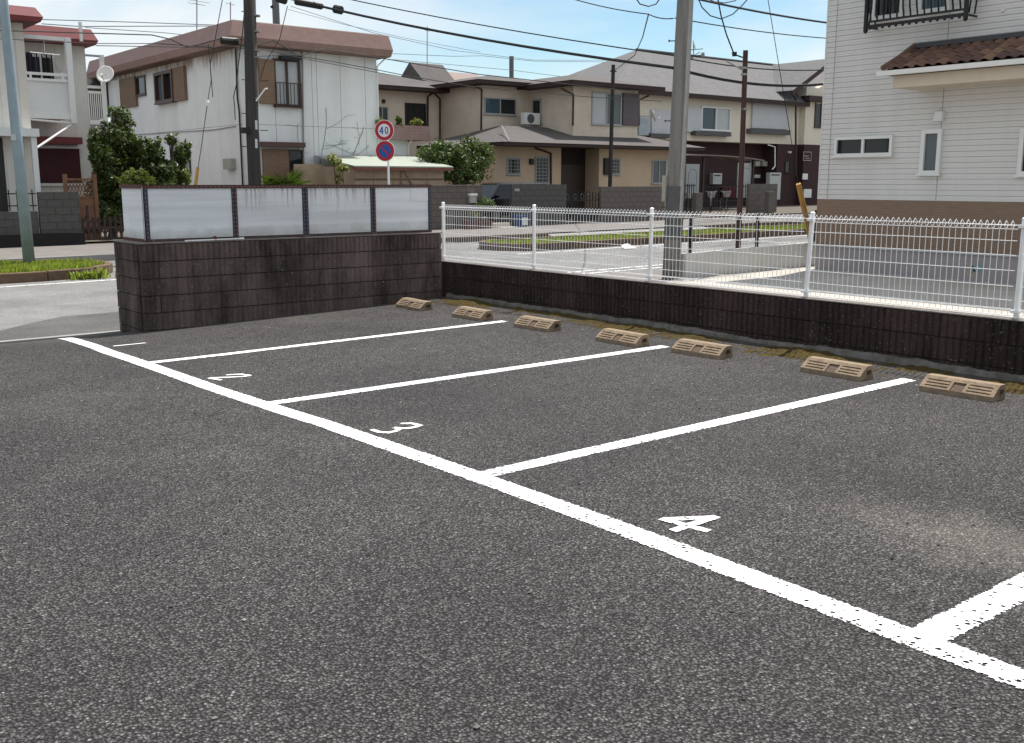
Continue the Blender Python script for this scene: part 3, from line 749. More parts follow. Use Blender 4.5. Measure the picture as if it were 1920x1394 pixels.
z = 1.265; i = 0; bd = MB().prism([(0, 0), (.016, 0), (.016, .089), (.006, .089), (.002, .048), (.007, .0475), (.007, .0435), (.0005, .043)], 'y', 0, YL - YR)
bme = bpy.data.meshes.new('siding_board'); bme.from_pydata([(v[0] - .016, v[1], v[2]) for v in bd.v], [], bd.f); bme.materials.append(M_SIDING)
while z < 6.6:
    piece('siding_board', bme, RH, (XH + .012 - XH, YR - 8, z - GZ)); z += .098
bx('corner_trim', M_SIDING, RH, XH - .006, XH + .05, YL - .012, YL + .012, 1.265, 6.62)
for yy in (12.33, 10.02, 7.6):
    bx('wall_joint', mat('joint_caulk', (.33, .33, .325), .8, .05), RH, XH - .0068, XH, yy - .006, yy + .006, 1.27, 6.6)
# roof with eaves (above the picture, shades the forecourt)
mb = MB(); e = .42
mb.hexa([(XH - e, YR - e, 6.62), (XH + 8 + e, YR - e, 6.62), (XH + 8 + e, YL + e, 6.62), (XH - e, YL + e, 6.62)], [(XH - e, YR - e, 6.78), (XH + 8 + e, YR - e, 6.78), (XH + 8 + e, YL + e, 6.78), (XH - e, YL + e, 6.78)])
mb.build('eaves', M_WFRAME, RH)
MB().hexa([(XH - e, YR - e, 6.782), (XH + 8 + e, YR - e, 6.782), (XH + 8 + e, YL + e, 6.782), (XH - e, YL + e, 6.782)], [(XH + 3.9, YR + 4, 8.5), (XH + 4.1, YR + 4, 8.5), (XH + 4.1, YL - 4, 8.5), (XH + 3.9, YL - 4, 8.5)]).build('roof', mat('brown_roof', (.12, .06, .04), .8, .2), RH)
winpx(RH, 'X', XH - .004, 1567, 256, 1675, 293, fm=M_WFRAME, gms=[M_DGLASS, M_DGLASS], t=.055, d=.06)
winpx(RH, 'X', XH - .004, 1728, 243, 1766, 328, fm=M_WFRAME, gms=[M_GGLASS], t=.075, d=.06, panes=1)
winpx(RH, 'X', XH - .004, 1912, 240, 1950, 330, fm=M_WFRAME, gms=[M_DGLASS], t=.075, d=.06, panes=1)
winpx(RH, 'X', XH - .004, 1640, -75, 1697, 34, fm=M_WFRAME, gms=[M_DGLASS], t=.06, d=.05, panes=1)
winpx(RH, 'X', XH - .004, 1727, -75, 1785, 22, fm=M_WFRAME, gms=[M_BGLASS], t=.06, d=.05, panes=1)
ya, yb, za, zb = rectX(1757, 210, 1772, 228, XH)
MB().prism([(XH - .13, za), (XH, za), (XH, zb), (XH - .10, zb)], 'y', ya, yb).build('vent_hood', M_WFRAME, RH, bevel=.01)
p = onX(1882, 20, XH); MB().box(XH - .06, XH, p.y - .02, p.y + .02, p.z - .02, p.z + .02).build('wall_hook', M_WFRAME, RH)
# tiled awning
XF = 17.05; zt = onX(1700, 95, XH).z; zf = onX(1660, 131, XF).z; yl = onX(1655, 131, XF).y; yr = 5.5
m, nt, b, out = _nt('brown_roof_tile'); g = NG(nt); oi = g.n('ObjectInfo')
c = g.ramp(oi.outputs['Random'], [(0, (.075, .038, .03)), (.35, (.125, .062, .045)), (.7, (.185, .095, .060)), (1, (.25, .14, .085))])
c = g.mix(g.ramp(g.noise(14, 4, .6), [(.45, 0.0), (.75, .6)]), c, (.06, .036, .03)); g.l(c, b.inputs['Base Color']); b.inputs['Roughness'].default_value = .6; M_TILE = m
aw = MB().prism([(XF + .02, zf - .10), (XH, zf - .10), (XH, zt - .04), (XF + .02, zf - .02)], 'y', yr, yl - .03).build('awning_body', mat('awning_dark', (.05, .03, .025), .8), RH)
ncol = int((yl - yr) / .2); nrow = 4; sl = Vector((XH - XF, 0, zt - zf)); L = sl.length; ang = math.atan2(sl.z, sl.x)
tm = MB(); pts = []
for k_ in range(9):
    u = k_ / 8 * .21; h = .022 * math.sin(k_ / 8 * 2 * math.pi) + .02
    pts.append((u, h))
for k_, (u, h) in enumerate(pts): tm.v += [(0, -u, h + .018), (L / nrow + .03, -u, h), (0, -u, h - .004)]
for k_ in range(8):
    a = k_ * 3; tm.f += [(a, a + 3, a + 4, a + 1), (a + 2, a + 5, a + 3, a)]
tm.v = [(x * math.cos(ang) - z_ * math.sin(ang), y, x * math.sin(ang) + z_ * math.cos(ang)) for x, y, z_ in tm.v]
tme = bpy.data.meshes.new('roof_tile'); tme.from_pydata(tm.v, [], tm.f); tme.materials.append(M_TILE)
for r_ in range(nrow):
    for c_ in range(ncol):
        q = Vector((XF, yl - c_ * .2, zf)) + sl * (r_ / nrow)
        piece('roof_tile', tme, aw, tuple(q + Vector((0, rnd.uniform(-.004, .004), rnd.uniform(-.003, .003))) - wloc(aw)))
MB().tube([(XF - .02, yl - .02, zf + .03), (XF + .5, yl - .02, zf + .03 + sl.z * .53), (XH - .02, yl - .02, zt + .05)], .055, 8).build('hip_tile', M_TILE, aw)
bx('flashing', mat('dark_flashing', (.055, .055, .06), .5), aw, XH - .05, XH + .0, yr, yl - .02, zt + .02, zt + .10)
MB().prism([(XF - .10, zf - .11), (XF + .0, zf - .11), (XF + .0, zf - .03), (XF - .11, zf - .03)], 'y', yr, yl + .06).build('gutter', M_WFRAME, aw)
MB().prism([(XF + .10, zf - .32), (XH, zf - .32), (XH, zf - .112), (XF + .10, zf - .112)], 'y', yr, yl - .16).build('soffit_box', mat('cream_soffit', (.60, .52, .42), .8, .04), aw)
# wrought iron window guard
XG = 17.62; ga = onX(1617, 50, XG); gb = onX(1640, 58, XG); gy1 = onX(1632, 55, XG).y + .1; gy0 = onX(1810, 38, XG).y; gz0 = onX(1632, 52, XG).z
RG = MB(); zt2 = gz0 + .95
gd = thing('window_guard', 'black wrought iron guard with bulging bars under the upper window', 'railing', (XG, (gy0 + gy1) / 2, gz0))
for y in (gy0, gy1):
    MB().box(XG - .03, XG + .03, y - .03, y + .03, gz0 - .07, zt2).tube([(XG, y, gz0 - .10), (XG, y, gz0 - .07), (XG, y, gz0 - .05)], [.015, .035, .02], 8).build('post', M_BLK, gd)
    MB().box(XG, XH, y - .012, y + .012, gz0, gz0 + .03).build('side_rail', M_BLK, gd); MB().box(XG, XH, y - .012, y + .012, zt2 - .1, zt2 - .07).build('side_rail', M_BLK, gd)
    for k_ in range(2):
        xc = XG + .1 + .19 * k_; pts = [(xc + .055 * math.sin(t * 2.2) , y, gz0 + .05 + .6 * t) for t in [i / 10 for i in range(11)]]
        MB().tube(pts, .017, 6).build('scroll', M_BLK, gd)
MB().box(XG - .02, XG + .02, gy0, gy1, gz0 - .01, gz0 + .045).build('bottom_rail', M_BLK, gd); MB().box(XG - .02, XG + .02, gy0, gy1, gz0 + .085, gz0 + .12).build('bottom_rail', M_BLK, gd)
MB().box(XG - .02, XG + .02, gy0, gy1, zt2 - .04, zt2).build('top_rail', M_BLK, gd)
nb = 14
for k_ in range(nb):
    y = gy1 - (gy1 - gy0) * (k_ + .75) / (nb + .5)
    pts = [(XG - .10 * math.sin(math.pi * min(1, t * 1.3)) ** 2 * (1 - t), y, gz0 + .09 + .82 * t) for t in [i / 9 for i in range(10)]]
    MB().tube(pts, .018, 6).build('baluster', M_BLK, gd)
    MB().disc((XG - .014, y, gz0 - .022), (-1, 0, 0), .026, 10, .02).build('drop_curl', M_BLK, gd)
# chalk drawing on the foundation
for (x0, y0, x1, y1, col, nm, lb) in [(1814, 498, 1828, 520, (.42, .36, .20), 'yellow_doodle', 'small yellow chalk ring drawn on the grey house foundation'), (1822, 496, 1842, 511, (.07, .34, .42), 'blue_doodle', 'small blue chalk ring drawn on the grey house foundation')]:
    ya, yb, za, zb = rectX(x0, y0, x1, y1, XH - .012); cy, cz, ry, rz_ = (ya + yb) / 2, (za + zb) / 2, (yb - ya) / 2, (zb - za) / 2
    mb = MB(); n = 16
    for i in range(n):
        t = 2 * math.pi * i / n; j = 1 + .25 * math.sin(5 * t + x0); mb.v += [(XH - .015, cy + ry * math.cos(t) * j, cz + rz_ * math.sin(t) * j), (XH - .015, cy + ry * .6 * math.cos(t), cz + rz_ * .6 * math.sin(t))]
    mb.f = [(2 * i, (2 * i + 2) % (2 * n), (2 * i + 3) % (2 * n), 2 * i + 1) for i in range(n) if i not in (3, 9)]
    tag(mb.build(nm, mat(nm, col, .9, .3, 40), origin=(XH - .015, cy, cz)), lb, 'chalk mark')

# ------------------------------------------------------------------ low concrete wall with black mesh fence beside the forecourt
LW = thing('low_concrete_wall', 'low smooth concrete wall at the side of the forecourt behind the white fence', 'wall', (14.57, 13.0, -.2))
MB().hexa([(14.57, 12.98, -.5), (19.4, 12.98, -.5), (19.4, 13.12, -.5), (14.57, 13.12, -.5)], [(14.57, 12.98, .285), (19.4, 12.98, .375), (19.4, 13.12, .375), (14.57, 13.12, .285)]).build('wall_body', mat('form_concrete', (.58, .565, .545), .85, .07, 2, .1, 60, dirt=(.42, .39, .35), dirt_amt=.5, dirt_scale=1.3, streak=True), LW, bevel=.01)
BFz = lambda x: .285 + (x - 14.57) * .0186
BF = thing('black_mesh_fence', 'low black wire mesh fence on the low concrete wall', 'fence', (14.7, 13.05, .29))
for x in (14.78, 16.75, 18.7):
    MB().box(x - .025, x + .025, 13.03, 13.08, BFz(x), BFz(x) + .66).build('post', M_BLK, BF)
for (a, b2) in ((14.7, 16.75), (16.75, 18.7), (18.7, 19.4)):
    mb = MB(); x = a
    while x < b2: 
        mb.tube([(x, 13.04, BFz(x) + .07), (x, 13.0, BFz(x) + .10), (x, 13.04, BFz(x) + .13), (x, 13.04, BFz(x) + .55), (x, 13.0, BFz(x) + .58), (x, 13.04, BFz(x) + .61)], .0022, 3, cap=False); x += .055
    for h in (.07, .10, .13, .25, .37, .49, .55, .58, .61): mb.tube([(a, 13.0 if h in (.10, .58) else 13.04, BFz(a) + h), (b2, 13.0 if h in (.10, .58) else 13.04, BFz(b2) + h)], .0028, 3, cap=False)
    mb.build('mesh_panel', M_BLK, BF)
p = onY(1383, 468, 13.2); q = onY(1398, 95, 13.2)
SP = thing('service_pole', 'thin dark red brown steel service pole behind the low concrete wall', 'pole', (p.x, 13.2, -.2))
M_RBR = mat('red_brown_steel', (.050, .018, .014), .45, .15)
MB().tube([(p.x, 13.2, -.2), (p.x + .02, 13.2, 2), (q.x, 13.2, q.z)], [.058, .052, .048], 12).build('pole_shaft', M_RBR, SP)
a = onY(1363, 115, 13.2); b2 = onY(1393, 132, 13.2); MB().tube([a, b2], .016, 6).build('arm', M_GREYP, SP)
for py_ in (128, 140, 205): 
    c = onY(1395, py_, 13.2); MB().tube([(c.x, 13.2, c.z - .02), (c.x, 13.2, c.z + .02)], .062, 10).build('band', M_GREYP, SP)

# ------------------------------------------------------------------ big concrete pole beyond the fence
def cpole_mat(name, col, dark):
    m, nt, b, out = _nt(name); g = NG(nt)
    st = g.noise(1.0, 6, .65, g.co(scale=(9, 9, .35)))
    c = g.mix(g.ramp(st, [(.40, 0.0), (.66, 1.0)]), col, dark)
    c = g.mix(g.ramp(g.noise(30, 4), [(.3, 0.0), (.8, .35)]), c, [k * 1.35 for k in col])
    g.l(c, b.inputs['Base Color']); b.inputs['Roughness'].default_value = .8; g.l(g.bump(g.noise(60, 4), .3, .01), b.inputs['Normal']); return m
bp = onZ(1258, 524, road_z(14.4)); tp = onY(1285, 0, bp.y - .02); 
BPm = cpole_mat('weathered_concrete_pole', (.19, .18, .17), (.075, .07, .066))
BP = thing('utility_pole', 'thick grey concrete utility pole just beyond the white fence', 'utility pole', tuple(bp))
axis = (Vector(tp) - bp).normalized(); ax_at = lambda z_: bp + axis * ((z_ - bp.z) / axis.z)
MB().tube([ax_at(z_) for z_ in (bp.z - .3, 2, 5, 11.5)], [.165, .158, .146, .12], 20).build('pole_shaft', BPm, BP, smooth=True)
for z_ in (1.55, 2.35, 3.5, 4.55):
    c = ax_at(z_); MB().tube([c - axis * .012, c + axis * .012], .162 - .004 * z_, 20).build('steel_band', mat('zinc_band', (.20, .20, .20), .5), BP)
side = Vector((.62, -.78, 0)); sdir = Vector((.78, .62, 0))
rd = sight(1270, 300); rightv = Vector((math.cos(R(38.74 - 90 + 51.26 - 38.74)), 0, 0)); rightv = Vector((_ca, -_sa, 0)); tow = -Vector((rd[0], rd[1], 0)).normalized()
st0 = ax_at(.95) + rightv * .10 + tow * .11; st1 = ax_at(5.2) + rightv * .095 + tow * .095
MB().tube([st0, st1], .052, 10).build('cable_cover', mat('pale_cable_cover', (.30, .295, .29), .7, .15, 4, dirt=(.15, .14, .13), dirt_amt=.6, streak=True), BP)
c0 = ax_at(1.02); MB().tube([ax_at(.55), ax_at(1.52)], .170, 20).build('guard_sheet', mat('dark_guard_sheet', (.085, .085, .085), .8, .2, 8), BP)
for z_, s_ in ((4.9, -1), (4.1, -1), (2.7, -1), (1.15, -1)):
    c = ax_at(z_); MB().tube([c + rightv * .1 * s_, c + rightv * .25 * s_], .011, 6).tube([c + rightv * .24 * s_, c + rightv * .265 * s_], .022, 8).build('step_bolt', mat('bolt_steel', (.06, .06, .06), .6), BP)
c = ax_at(1.62) - rightv * .2; MB().box(c.x - .04, c.x + .04, c.y - .04, c.y + .04, 1.25, 1.72).build('small_box', mat('box_beige', (.32, .31, .27), .7), BP)
# stay wire with yellow guard
YG = 13.75
g1 = onY(1513, 415, YG); u0 = onY(1497, 345, YG); u1 = onY(1440, 0, YG)
gy = Vector(g1) + (Vector(g1) - Vector(u0)) * ((g1.z - road_z(19)) / (u0.z - g1.z))
GW = thing('stay_wire', 'slanting stay wire with a worn yellow guard beside the sided house', 'stay wire', tuple(gy))
MB().tube([gy, u0, u1, u1 + (u1 - u0) * .6], .008, 5).build('wire', M_BLK, GW)
dv = (Vector(u0) - gy); 
MB().tube([gy + dv * .02, gy + dv], [.07, .055], 10).build('yellow_guard', mat('yellow_guard', (.42, .235, .055), .6, .25, 6, dirt=(.16, .08, .03), dirt_amt=.6), GW)

# ------------------------------------------------------------------ verges with kerb and grass
def leaf_blades(mb, n, area, zf, h0, h1, w, seed, lean=.5):
    q = random.Random(seed); t = []
    for _ in range(n):
        x, y = area(q); z = zf(x, y); h = q.uniform(h0, h1) * (.6 + .6 * abs(noise.noise(Vector((x * .9, y * .9, 3))) * 1.6)); a = q.uniform(0, 6.28); lx, ly = math.cos(a) * h * lean * q.random(), math.sin(a) * h * lean * q.random()
        px_, py_ = math.cos(a + 1.57) * w / 2, math.sin(a + 1.57) * w / 2; k_ = len(mb.v)
        mb.v += [(x - px_, y - py_, z), (x + px_, y + py_, z), (x + px_ * .7 + lx * .4, y + py_ * .7 + ly * .4, z + h * .6), (x - px_ * .7 + lx * .4, y - py_ * .7 + ly * .4, z + h * .6), (x + lx, y + ly, z + h)]
        mb.f += [(k_, k_ + 1, k_ + 2, k_ + 3), (k_ + 3, k_ + 2, k_ + 4)]; tt = q.random(); t += [tt, tt]
    mb.tint = (mb.tint or []) + t
M_GRASS = leaf_mat('verge_grass', (.10, .15, .018), (.36, .44, .08), .5)
M_SOIL = mat('verge_soil', (.13, .13, .045), .95, .3, 6, .5, 30)
def verge(x0, x1, y0, y1, round_left, round_right, label, nb, h0, h1, km, seed):
    def outline(off):
        pts = []; r_ = (y1 - y0) / 2 - off; ym = (y0 + y1) / 2
        if round_right: pts += [(x1 - r_ - off + math.cos(t) * r_, ym + math.sin(t) * r_) for t in [-math.pi / 2 + math.pi * i / 10 for i in range(11)]]
        else: pts += [(x1, y0 + off), (x1, y1 - off)]
        if round_left: pts += [(x0 + r_ + off - math.cos(t) * r_, ym - math.sin(t) * r_) for t in [-math.pi / 2 + math.pi * i / 10 for i in range(11)]]
        else: pts += [(x0, y1 - off), (x0, y0 + off)]
        return pts
    so = outline(.12); mb = MB(); n = len(so); mb.v = [(x, y, road_z(x) + .12) for x, y in so]; mb.f = [tuple(range(n))]
    struct(mb, 'verge_ground', M_SOIL)
    K = thing('verge_kerb', 'mossy kerb stones around ' + label, 'kerb', (so[0][0], so[0][1], road_z(so[0][0])))
    o_, i_ = outline(0), outline(.15)
    for a in range(n):
        b_ = (a + 1) % n
        if not round_left and a == n - 2: continue
        if not round_right and a == 0: continue
        L_ = math.hypot(o_[b_][0] - o_[a][0], o_[b_][1] - o_[a][1]); k_ = max(1, round(L_ / 1.0))
        for s_ in range(k_):
            t0, t1 = s_ / k_ + (.006 / max(L_, .1)), (s_ + 1) / k_ - (.006 / max(L_, .1))
            P = lambda A, t: (A[a][0] + (A[b_][0] - A[a][0]) * t, A[a][1] + (A[b_][1] - A[a][1]) * t)
            q = [P(o_, t0), P(o_, t1), P(i_, t1), P(i_, t0)]; dz = rnd.uniform(-.006, .006)
            MB().hexa([(x, y, road_z(x) - .2) for x, y in q], [(x, y, road_z(x) + .19 + dz) for x, y in q]).build('kerb_stone', km, K, bevel=.015)
    def area(q):
        while True:
            x = q.uniform(x0, x1); y = q.uniform(y0 + .14, y1 - .14); r_ = (y1 - y0) / 2 - .14; ym = (y0 + y1) / 2
            if round_right and x > x1 - r_ - .14 and (x - (x1 - r_ - .14)) ** 2 + (y - ym) ** 2 > r_ * r_: continue
            if round_left and x < x0 + r_ + .14 and (x - (x0 + r_ + .14)) ** 2 + (y - ym) ** 2 > r_ * r_: continue
            return x, y
    mb = MB(); leaf_blades(mb, nb, area, lambda x, y: road_z(x) + .12, h0, h1, .022, seed)
    gr = mb.build('grass', M_GRASS, kind='stuff'); gr['label'] = 'short grass growing on ' + label; gr['category'] = 'grass'
verge(.0, 6.95, 20.6, 23.9, False, True, 'the left verge around the steel pole', 15000, .06, .17, M_KERB2, 3)
verge(16.6, 50, 20.55, 22.9, True, False, 'the long verge beyond the white fence', 16000, .06, .15, M_KERB2, 4)
# weed at the kerb
mb = MB(); leaf_blades(mb, 140, lambda q: (6.0 + q.gauss(0, .16), 20.52 + q.gauss(0, .06)), lambda x, y: road_z(x), .10, .26, .05, 8, 1.2)
tag(mb.build('weed_clump', M_GRASS, origin=(6.0, 20.5, road_z(6))), 'green weed clump growing at the foot of the left verge kerb', 'weed')

# ------------------------------------------------------------------ far side poles and sign
LP_ = Vector((5.62, 23.2, road_z(5.6) + .12)); q = onY(6, 0, 23.2)
LPt = thing('steel_lamp_pole', 'tall blue grey steel pole standing in the left grass verge', 'pole', tuple(LP_))
m_lp = mat('blue_grey_steel', (.26, .325, .37), .5, .18, 3, dirt=(.17, .215, .25), dirt_amt=.5, dirt_scale=4, streak=True)
MB().tube([LP_, (LP_.x + (q.x - LP_.x) * .5, 23.2, q.z / 2), (q.x, 23.2, q.z), (q.x, 23.2, q.z + 4)], [.118, .105, .09, .075], 16).build('pole_shaft', m_lp, LPt, smooth=True)
c = onY(25, 258, 23.09); MB().box(c.x - .05, c.x + .05, 23.075, 23.085, c.z - .06, c.z + .06).build('sticker', mat('sticker', (.45, .47, .48), .7, .3, 40), LPt)
DPx = onY(478, 345, 24.3).x; q = onY(476, 0, 24.3)
DP = thing('utility_pole', 'dark weathered utility pole in front of the flat roofed white house', 'utility pole', (DPx, 24.3, road_z(11)))
m_dp = cpole_mat('dark_pole', (.042, .037, .035), (.014, .013, .013))
MB().tube([(DPx, 24.3, road_z(11) - .2), (DPx, 24.3, 3), (q.x, 24.3, 10.5)], [.17, .158, .13], 18).build('pole_shaft', m_dp, DP, smooth=True)
for py_ in (30, 60, 95, 108, 185): 
    c = onY(476, py_, 24.3); MB().tube([(c.x, 24.3, c.z - .015), (c.x, 24.3, c.z + .015)], .155, 18).build('steel_band', mat('zinc_band', (.2, .2, .2), .5), DP)
for py_, sg in ((150, -1), (213, -1), (275, -1), (245, 1), (152, 1), (22, -1)):
    c = onY(478, py_, 24.3); MB().tube([(c.x + .10 * sg, 24.3 - .08 * sg, c.z), (c.x + .26 * sg, 24.3 - .2 * sg, c.z)], .011, 6).build('step_bolt', M_BLK, DP)
a = onY(480, 190, 24.14); b2 = onY(497, 167, 24.1); MB().tube([a, b2], .016, 6).tube([b2, Vector(b2) + Vector((.06, 0, .01))], .022, 6).build('lamp_arm', M_WHITE, DP)
for (y0, y1) in ((226, 243), (261, 278)):
    c0_, c1_ = onY(481, y1, 24.12), onY(481, y0, 24.12); MB().box(c0_.x - .03, c0_.x + .03, 24.118, 24.124, c0_.z, c1_.z).build('number_plate', mat('pale_plate', (.55, .55, .54), .6), DP)
c = onY(461, 245, 24.2); MB().box(c.x - .08, c.x + .06, 24.14, 24.3, c.z - .07, c.z + .07).build('junction_box', M_BLK, DP)
# road sign
SX, SY = onY(728, 300, 26.3).x, 26.3
SG = thing('road_sign', 'white sign pole carrying a 40 speed limit disc above a no parking disc', 'road sign', (SX, SY, walk_z(SX)))
c1 = onY(720.5, 245, SY - .08); c2 = onY(722, 283.5, SY - .08)
MB().tube([(SX, SY, walk_z(SX) - .1), (SX, SY, c1.z + .2)], .032, 12).build('pole_shaft', M_WHITE, SG)
nrm = Vector((-.80, -.60, 0)); ex = Vector((.60, -.80, 0))      # disc face direction and its right hand
M_SRED = mat('sign_red', (.42, .012, .03), .5, .05); M_SWH = mat('sign_white', (.74, .74, .76), .5, .04); M_SBL = mat('sign_blue', (.012, .085, .32), .5, .05)
for c, kind_ in ((c1, '40'), (c2, 'np')):
    c = Vector(c); rdk = .285
    d_ = MB().disc(c, nrm, rdk + .018, 32, .006).build('sign_disc', M_SWH, SG)
    MB().disc(c + nrm * .0065, nrm, rdk, 32, .003).build('red_rim', M_SRED, d_)
    MB().disc(c + nrm * .010, nrm, rdk * .66, 32, .003).build('face', M_SWH if kind_ == '40' else M_SBL, d_)
    def seg(x0, y0, x1, y1, w, nm, mm, lift=.0145):
        A = c + ex * x0 + Vector((0, 0, y0)) + nrm * lift; B = c + ex * x1 + Vector((0, 0, y1)) + nrm * lift; dd = (B - A).normalized(); pn = nrm.cross(dd) * w / 2
        t_ = nrm * .002
        MB().add([A - pn, B - pn, B + pn, A + pn, A - pn + t_, B - pn + t_, B + pn + t_, A + pn + t_], [(3, 2, 1, 0), (4, 5, 6, 7), (0, 1, 5, 4), (1, 2, 6, 5), (2, 3, 7, 6), (3, 0, 4, 7)]).build(nm, mm, d_)
    if kind_ == '40':
        seg(-.055, .10, -.135, -.035, .032, 'digit_stroke', M_SBL); seg(-.150, -.035, -.022, -.035, .032, 'digit_stroke', M_SBL, .0152); seg(-.055, .11, -.055, -.11, .034, 'digit_stroke', M_SBL, .0158)
        mb = MB(); n = 20
        for i in range(n):
            t = 2 * math.pi * i / n
            for (rx, rz_) in ((.056, .11), (.024, .076)):
                p_ = c + ex * (.075 + rx * math.cos(t)) + Vector((0, 0, rz_ * math.sin(t))) + nrm * .015; mb.v.append(tuple(p_))
        mb.f = [(2 * i, (2 * i + 2) % (2 * n), (2 * i + 3) % (2 * n), 2 * i + 1) for i in range(n)]; mb.build('digit_ring', M_SBL, d_)
    else:
        seg(-.13, .13, .13, -.13, .045, 'red_bar', M_SRED)
    MB().tube([c - nrm * .001, c - nrm * .09], .02, 8).build('clamp', M_GREYP, SG)
# ------------------------------------------------------------------ houses across the road
def lined(name, col, line, axis, period, width=.05, rough=.8, var=.08, bump=.4, scale=4, dirt=None):
    """surface with real-life courses (boards, shingles, slates) along one axis"""
    m, nt, b, out = _nt(name); g = NG(nt)
    ge = g.n('NewGeometry'); sx = g.n('SeparateXYZ'); g.l(ge.outputs['Position'], sx.inputs[0])
    fr = g.math('FRACT', g.math('MULTIPLY', sx.outputs[axis], 1 / period))
    c = g.ramp(g.noise(scale, 5, .6), [(.3, [k * (1 - var) for k in col]), (.7, [k * (1 + var) for k in col])])
    if dirt: c = g.mix(g.ramp(g.noise(1.4, 6, .65), [(.5, 0.0), (.75, .6)]), c, dirt)
    c = g.mix(g.ramp(fr, [(0, 1.0), (width, 0.0)]), c, line)
    g.l(c, b.inputs['Base Color']); b.inputs['Roughness'].default_value = rough; b.inputs['Specular IOR Level'].default_value = .25
    g.l(g.bump(fr, bump, .012), b.inputs['Normal']); return m
M_WWALL = mat('white_wall_board', (.76, .765, .77), .85, .05, 2, dirt=(.50, .49, .47), dirt_amt=.35, dirt_scale=.9, streak=True)
M_WWALL2 = mat('white_wall_board_side', (.76, .765, .77), .85, .05, 2, dirt=(.50, .48, .45), dirt_amt=.35, dirt_scale=.8, streak=True)
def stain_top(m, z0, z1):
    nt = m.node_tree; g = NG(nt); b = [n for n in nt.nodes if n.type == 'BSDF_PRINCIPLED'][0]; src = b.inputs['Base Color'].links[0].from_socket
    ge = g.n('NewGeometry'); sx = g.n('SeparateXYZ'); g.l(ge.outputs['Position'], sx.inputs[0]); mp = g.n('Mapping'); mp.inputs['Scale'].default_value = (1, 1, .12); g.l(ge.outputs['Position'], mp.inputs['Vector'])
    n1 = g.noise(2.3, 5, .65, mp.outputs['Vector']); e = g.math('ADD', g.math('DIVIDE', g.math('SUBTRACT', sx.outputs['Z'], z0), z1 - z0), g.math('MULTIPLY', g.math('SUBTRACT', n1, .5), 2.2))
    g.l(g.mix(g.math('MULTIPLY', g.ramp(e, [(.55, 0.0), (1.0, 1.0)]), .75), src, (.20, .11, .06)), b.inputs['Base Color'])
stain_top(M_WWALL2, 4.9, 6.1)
M_FASC = lined('brown_metal_fascia', (.285, .185, .165), (.15, .09, .08), 'Z', .115, .1, .6, .12)
M_FASCR = lined('red_metal_fascia', (.185, .048, .052), (.09, .024, .026), 'Z', .11, .1, .6, .12)
M_JOINT = mat('dark_wall_joint', (.13, .12, .115), .9, .1)
M_SHUT = lined('tan_shutter', (.24, .155, .105), (.12, .075, .05), 'Z', .075, .25, .6, .1)
M_BROWNF = mat('brown_window_frame', (.06, .03, .025), .5, .15)
M_BWALL = mat('grey_block_wall', (.125, .108, .10), .92, .18, 7, .4, 50, dirt=(.075, .065, .06), dirt_amt=.7, dirt_scale=1.3)
M_BWALLD = mat('dark_block_wall', (.085, .082, .078), .92, .2, 7, .4, 50, dirt=(.035, .035, .033), dirt_amt=.8, dirt_scale=1.6)
M_PLINTH = mat('black_plinth', (.012, .011, .011), .9, .2)

def block_run(name, label, x0, x1, Y, z0, z1, m, L=.40, H=.20, T=.15, cap=None):
    t = thing(name, label, 'wall', (x0, Y, z0))
    MB().box(x0 + .01, x1 - .01, Y + .012, Y + T - .012, z0 - .3, z1 - .005).build('mortar', M_MORTAR, t)
    me = {}
    def get(l, h):
        k_ = (round(l, 2), round(h, 2))
        if k_ not in me:
            q = MB().box(0.004, l - .004, 0, T, .004, h - .004); mm_ = bpy.data.meshes.new('block'); mm_.from_pydata(q.v, [], q.f); mm_.materials.append(m); me[k_] = mm_
        return me[k_]
    z = z1; r_ = 0
    while z > z0 + .02:
        h = min(H, z - z0 + .1); x = x0; first = L / 2 if r_ % 2 else L
        while x < x1 - .02:
            l = min(first if x == x0 else L, x1 - x)
            piece('block', get(l, h), t, (x - x0, 0, z - h - z0)); x += l
        z -= h; r_ += 1
    if cap: bx('coping', cap, t, x0 - .02, x1 + .02, Y - .03, Y + T + .03, z1 + .002, z1 + .05, bevel=.01)
    return t

# ---- flat roofed white house
YW = 33.0; XW = 15.04; WG = .15
WH = thing('flat_roof_house', 'white two storey house with brown metal fascia and flat roof', 'house', (XW, YW, WG))
x_r = onY(708, 200, YW).x; zt = 6.05; ybk = onX(203, 170, XW).y
bx('wall_core', M_JOINT, WH, XW + .03, x_r - .02, YW + .03, ybk, WG - .3, zt)
xs_ = [XW] + [onY(p, 220, YW).x for p in (517, 587, 596, 640, 686)] + [x_r]; zs = onY(600, 238, YW).z
for a, b2 in zip(xs_[:-1], xs_[1:]):
    for (za, zb) in ((WG - .2, zs - .006), (zs + .006, zt)):
        bx('wall_panel', M_WWALL, WH, a + .008, b2 - .008, YW, YW + .028, za, zb)
nside = 7
for i in range(nside):
    a = YW + .03 + (ybk - YW - .03) * i / nside; b2 = YW + .03 + (ybk - YW - .03) * (i + 1) / nside
    for (za, zb) in ((WG - .2, zs - .006), (zs + .006, zt)): bx('wall_panel', M_WWALL2, WH, XW, XW + .028, a + .004, b2 - .004, za, zb)
bx('corner_post', mat('pale_corner', (.66, .66, .66), .7, .04), WH, XW - .03, XW + .16, YW - .03, YW - .001, WG - .2, zt)
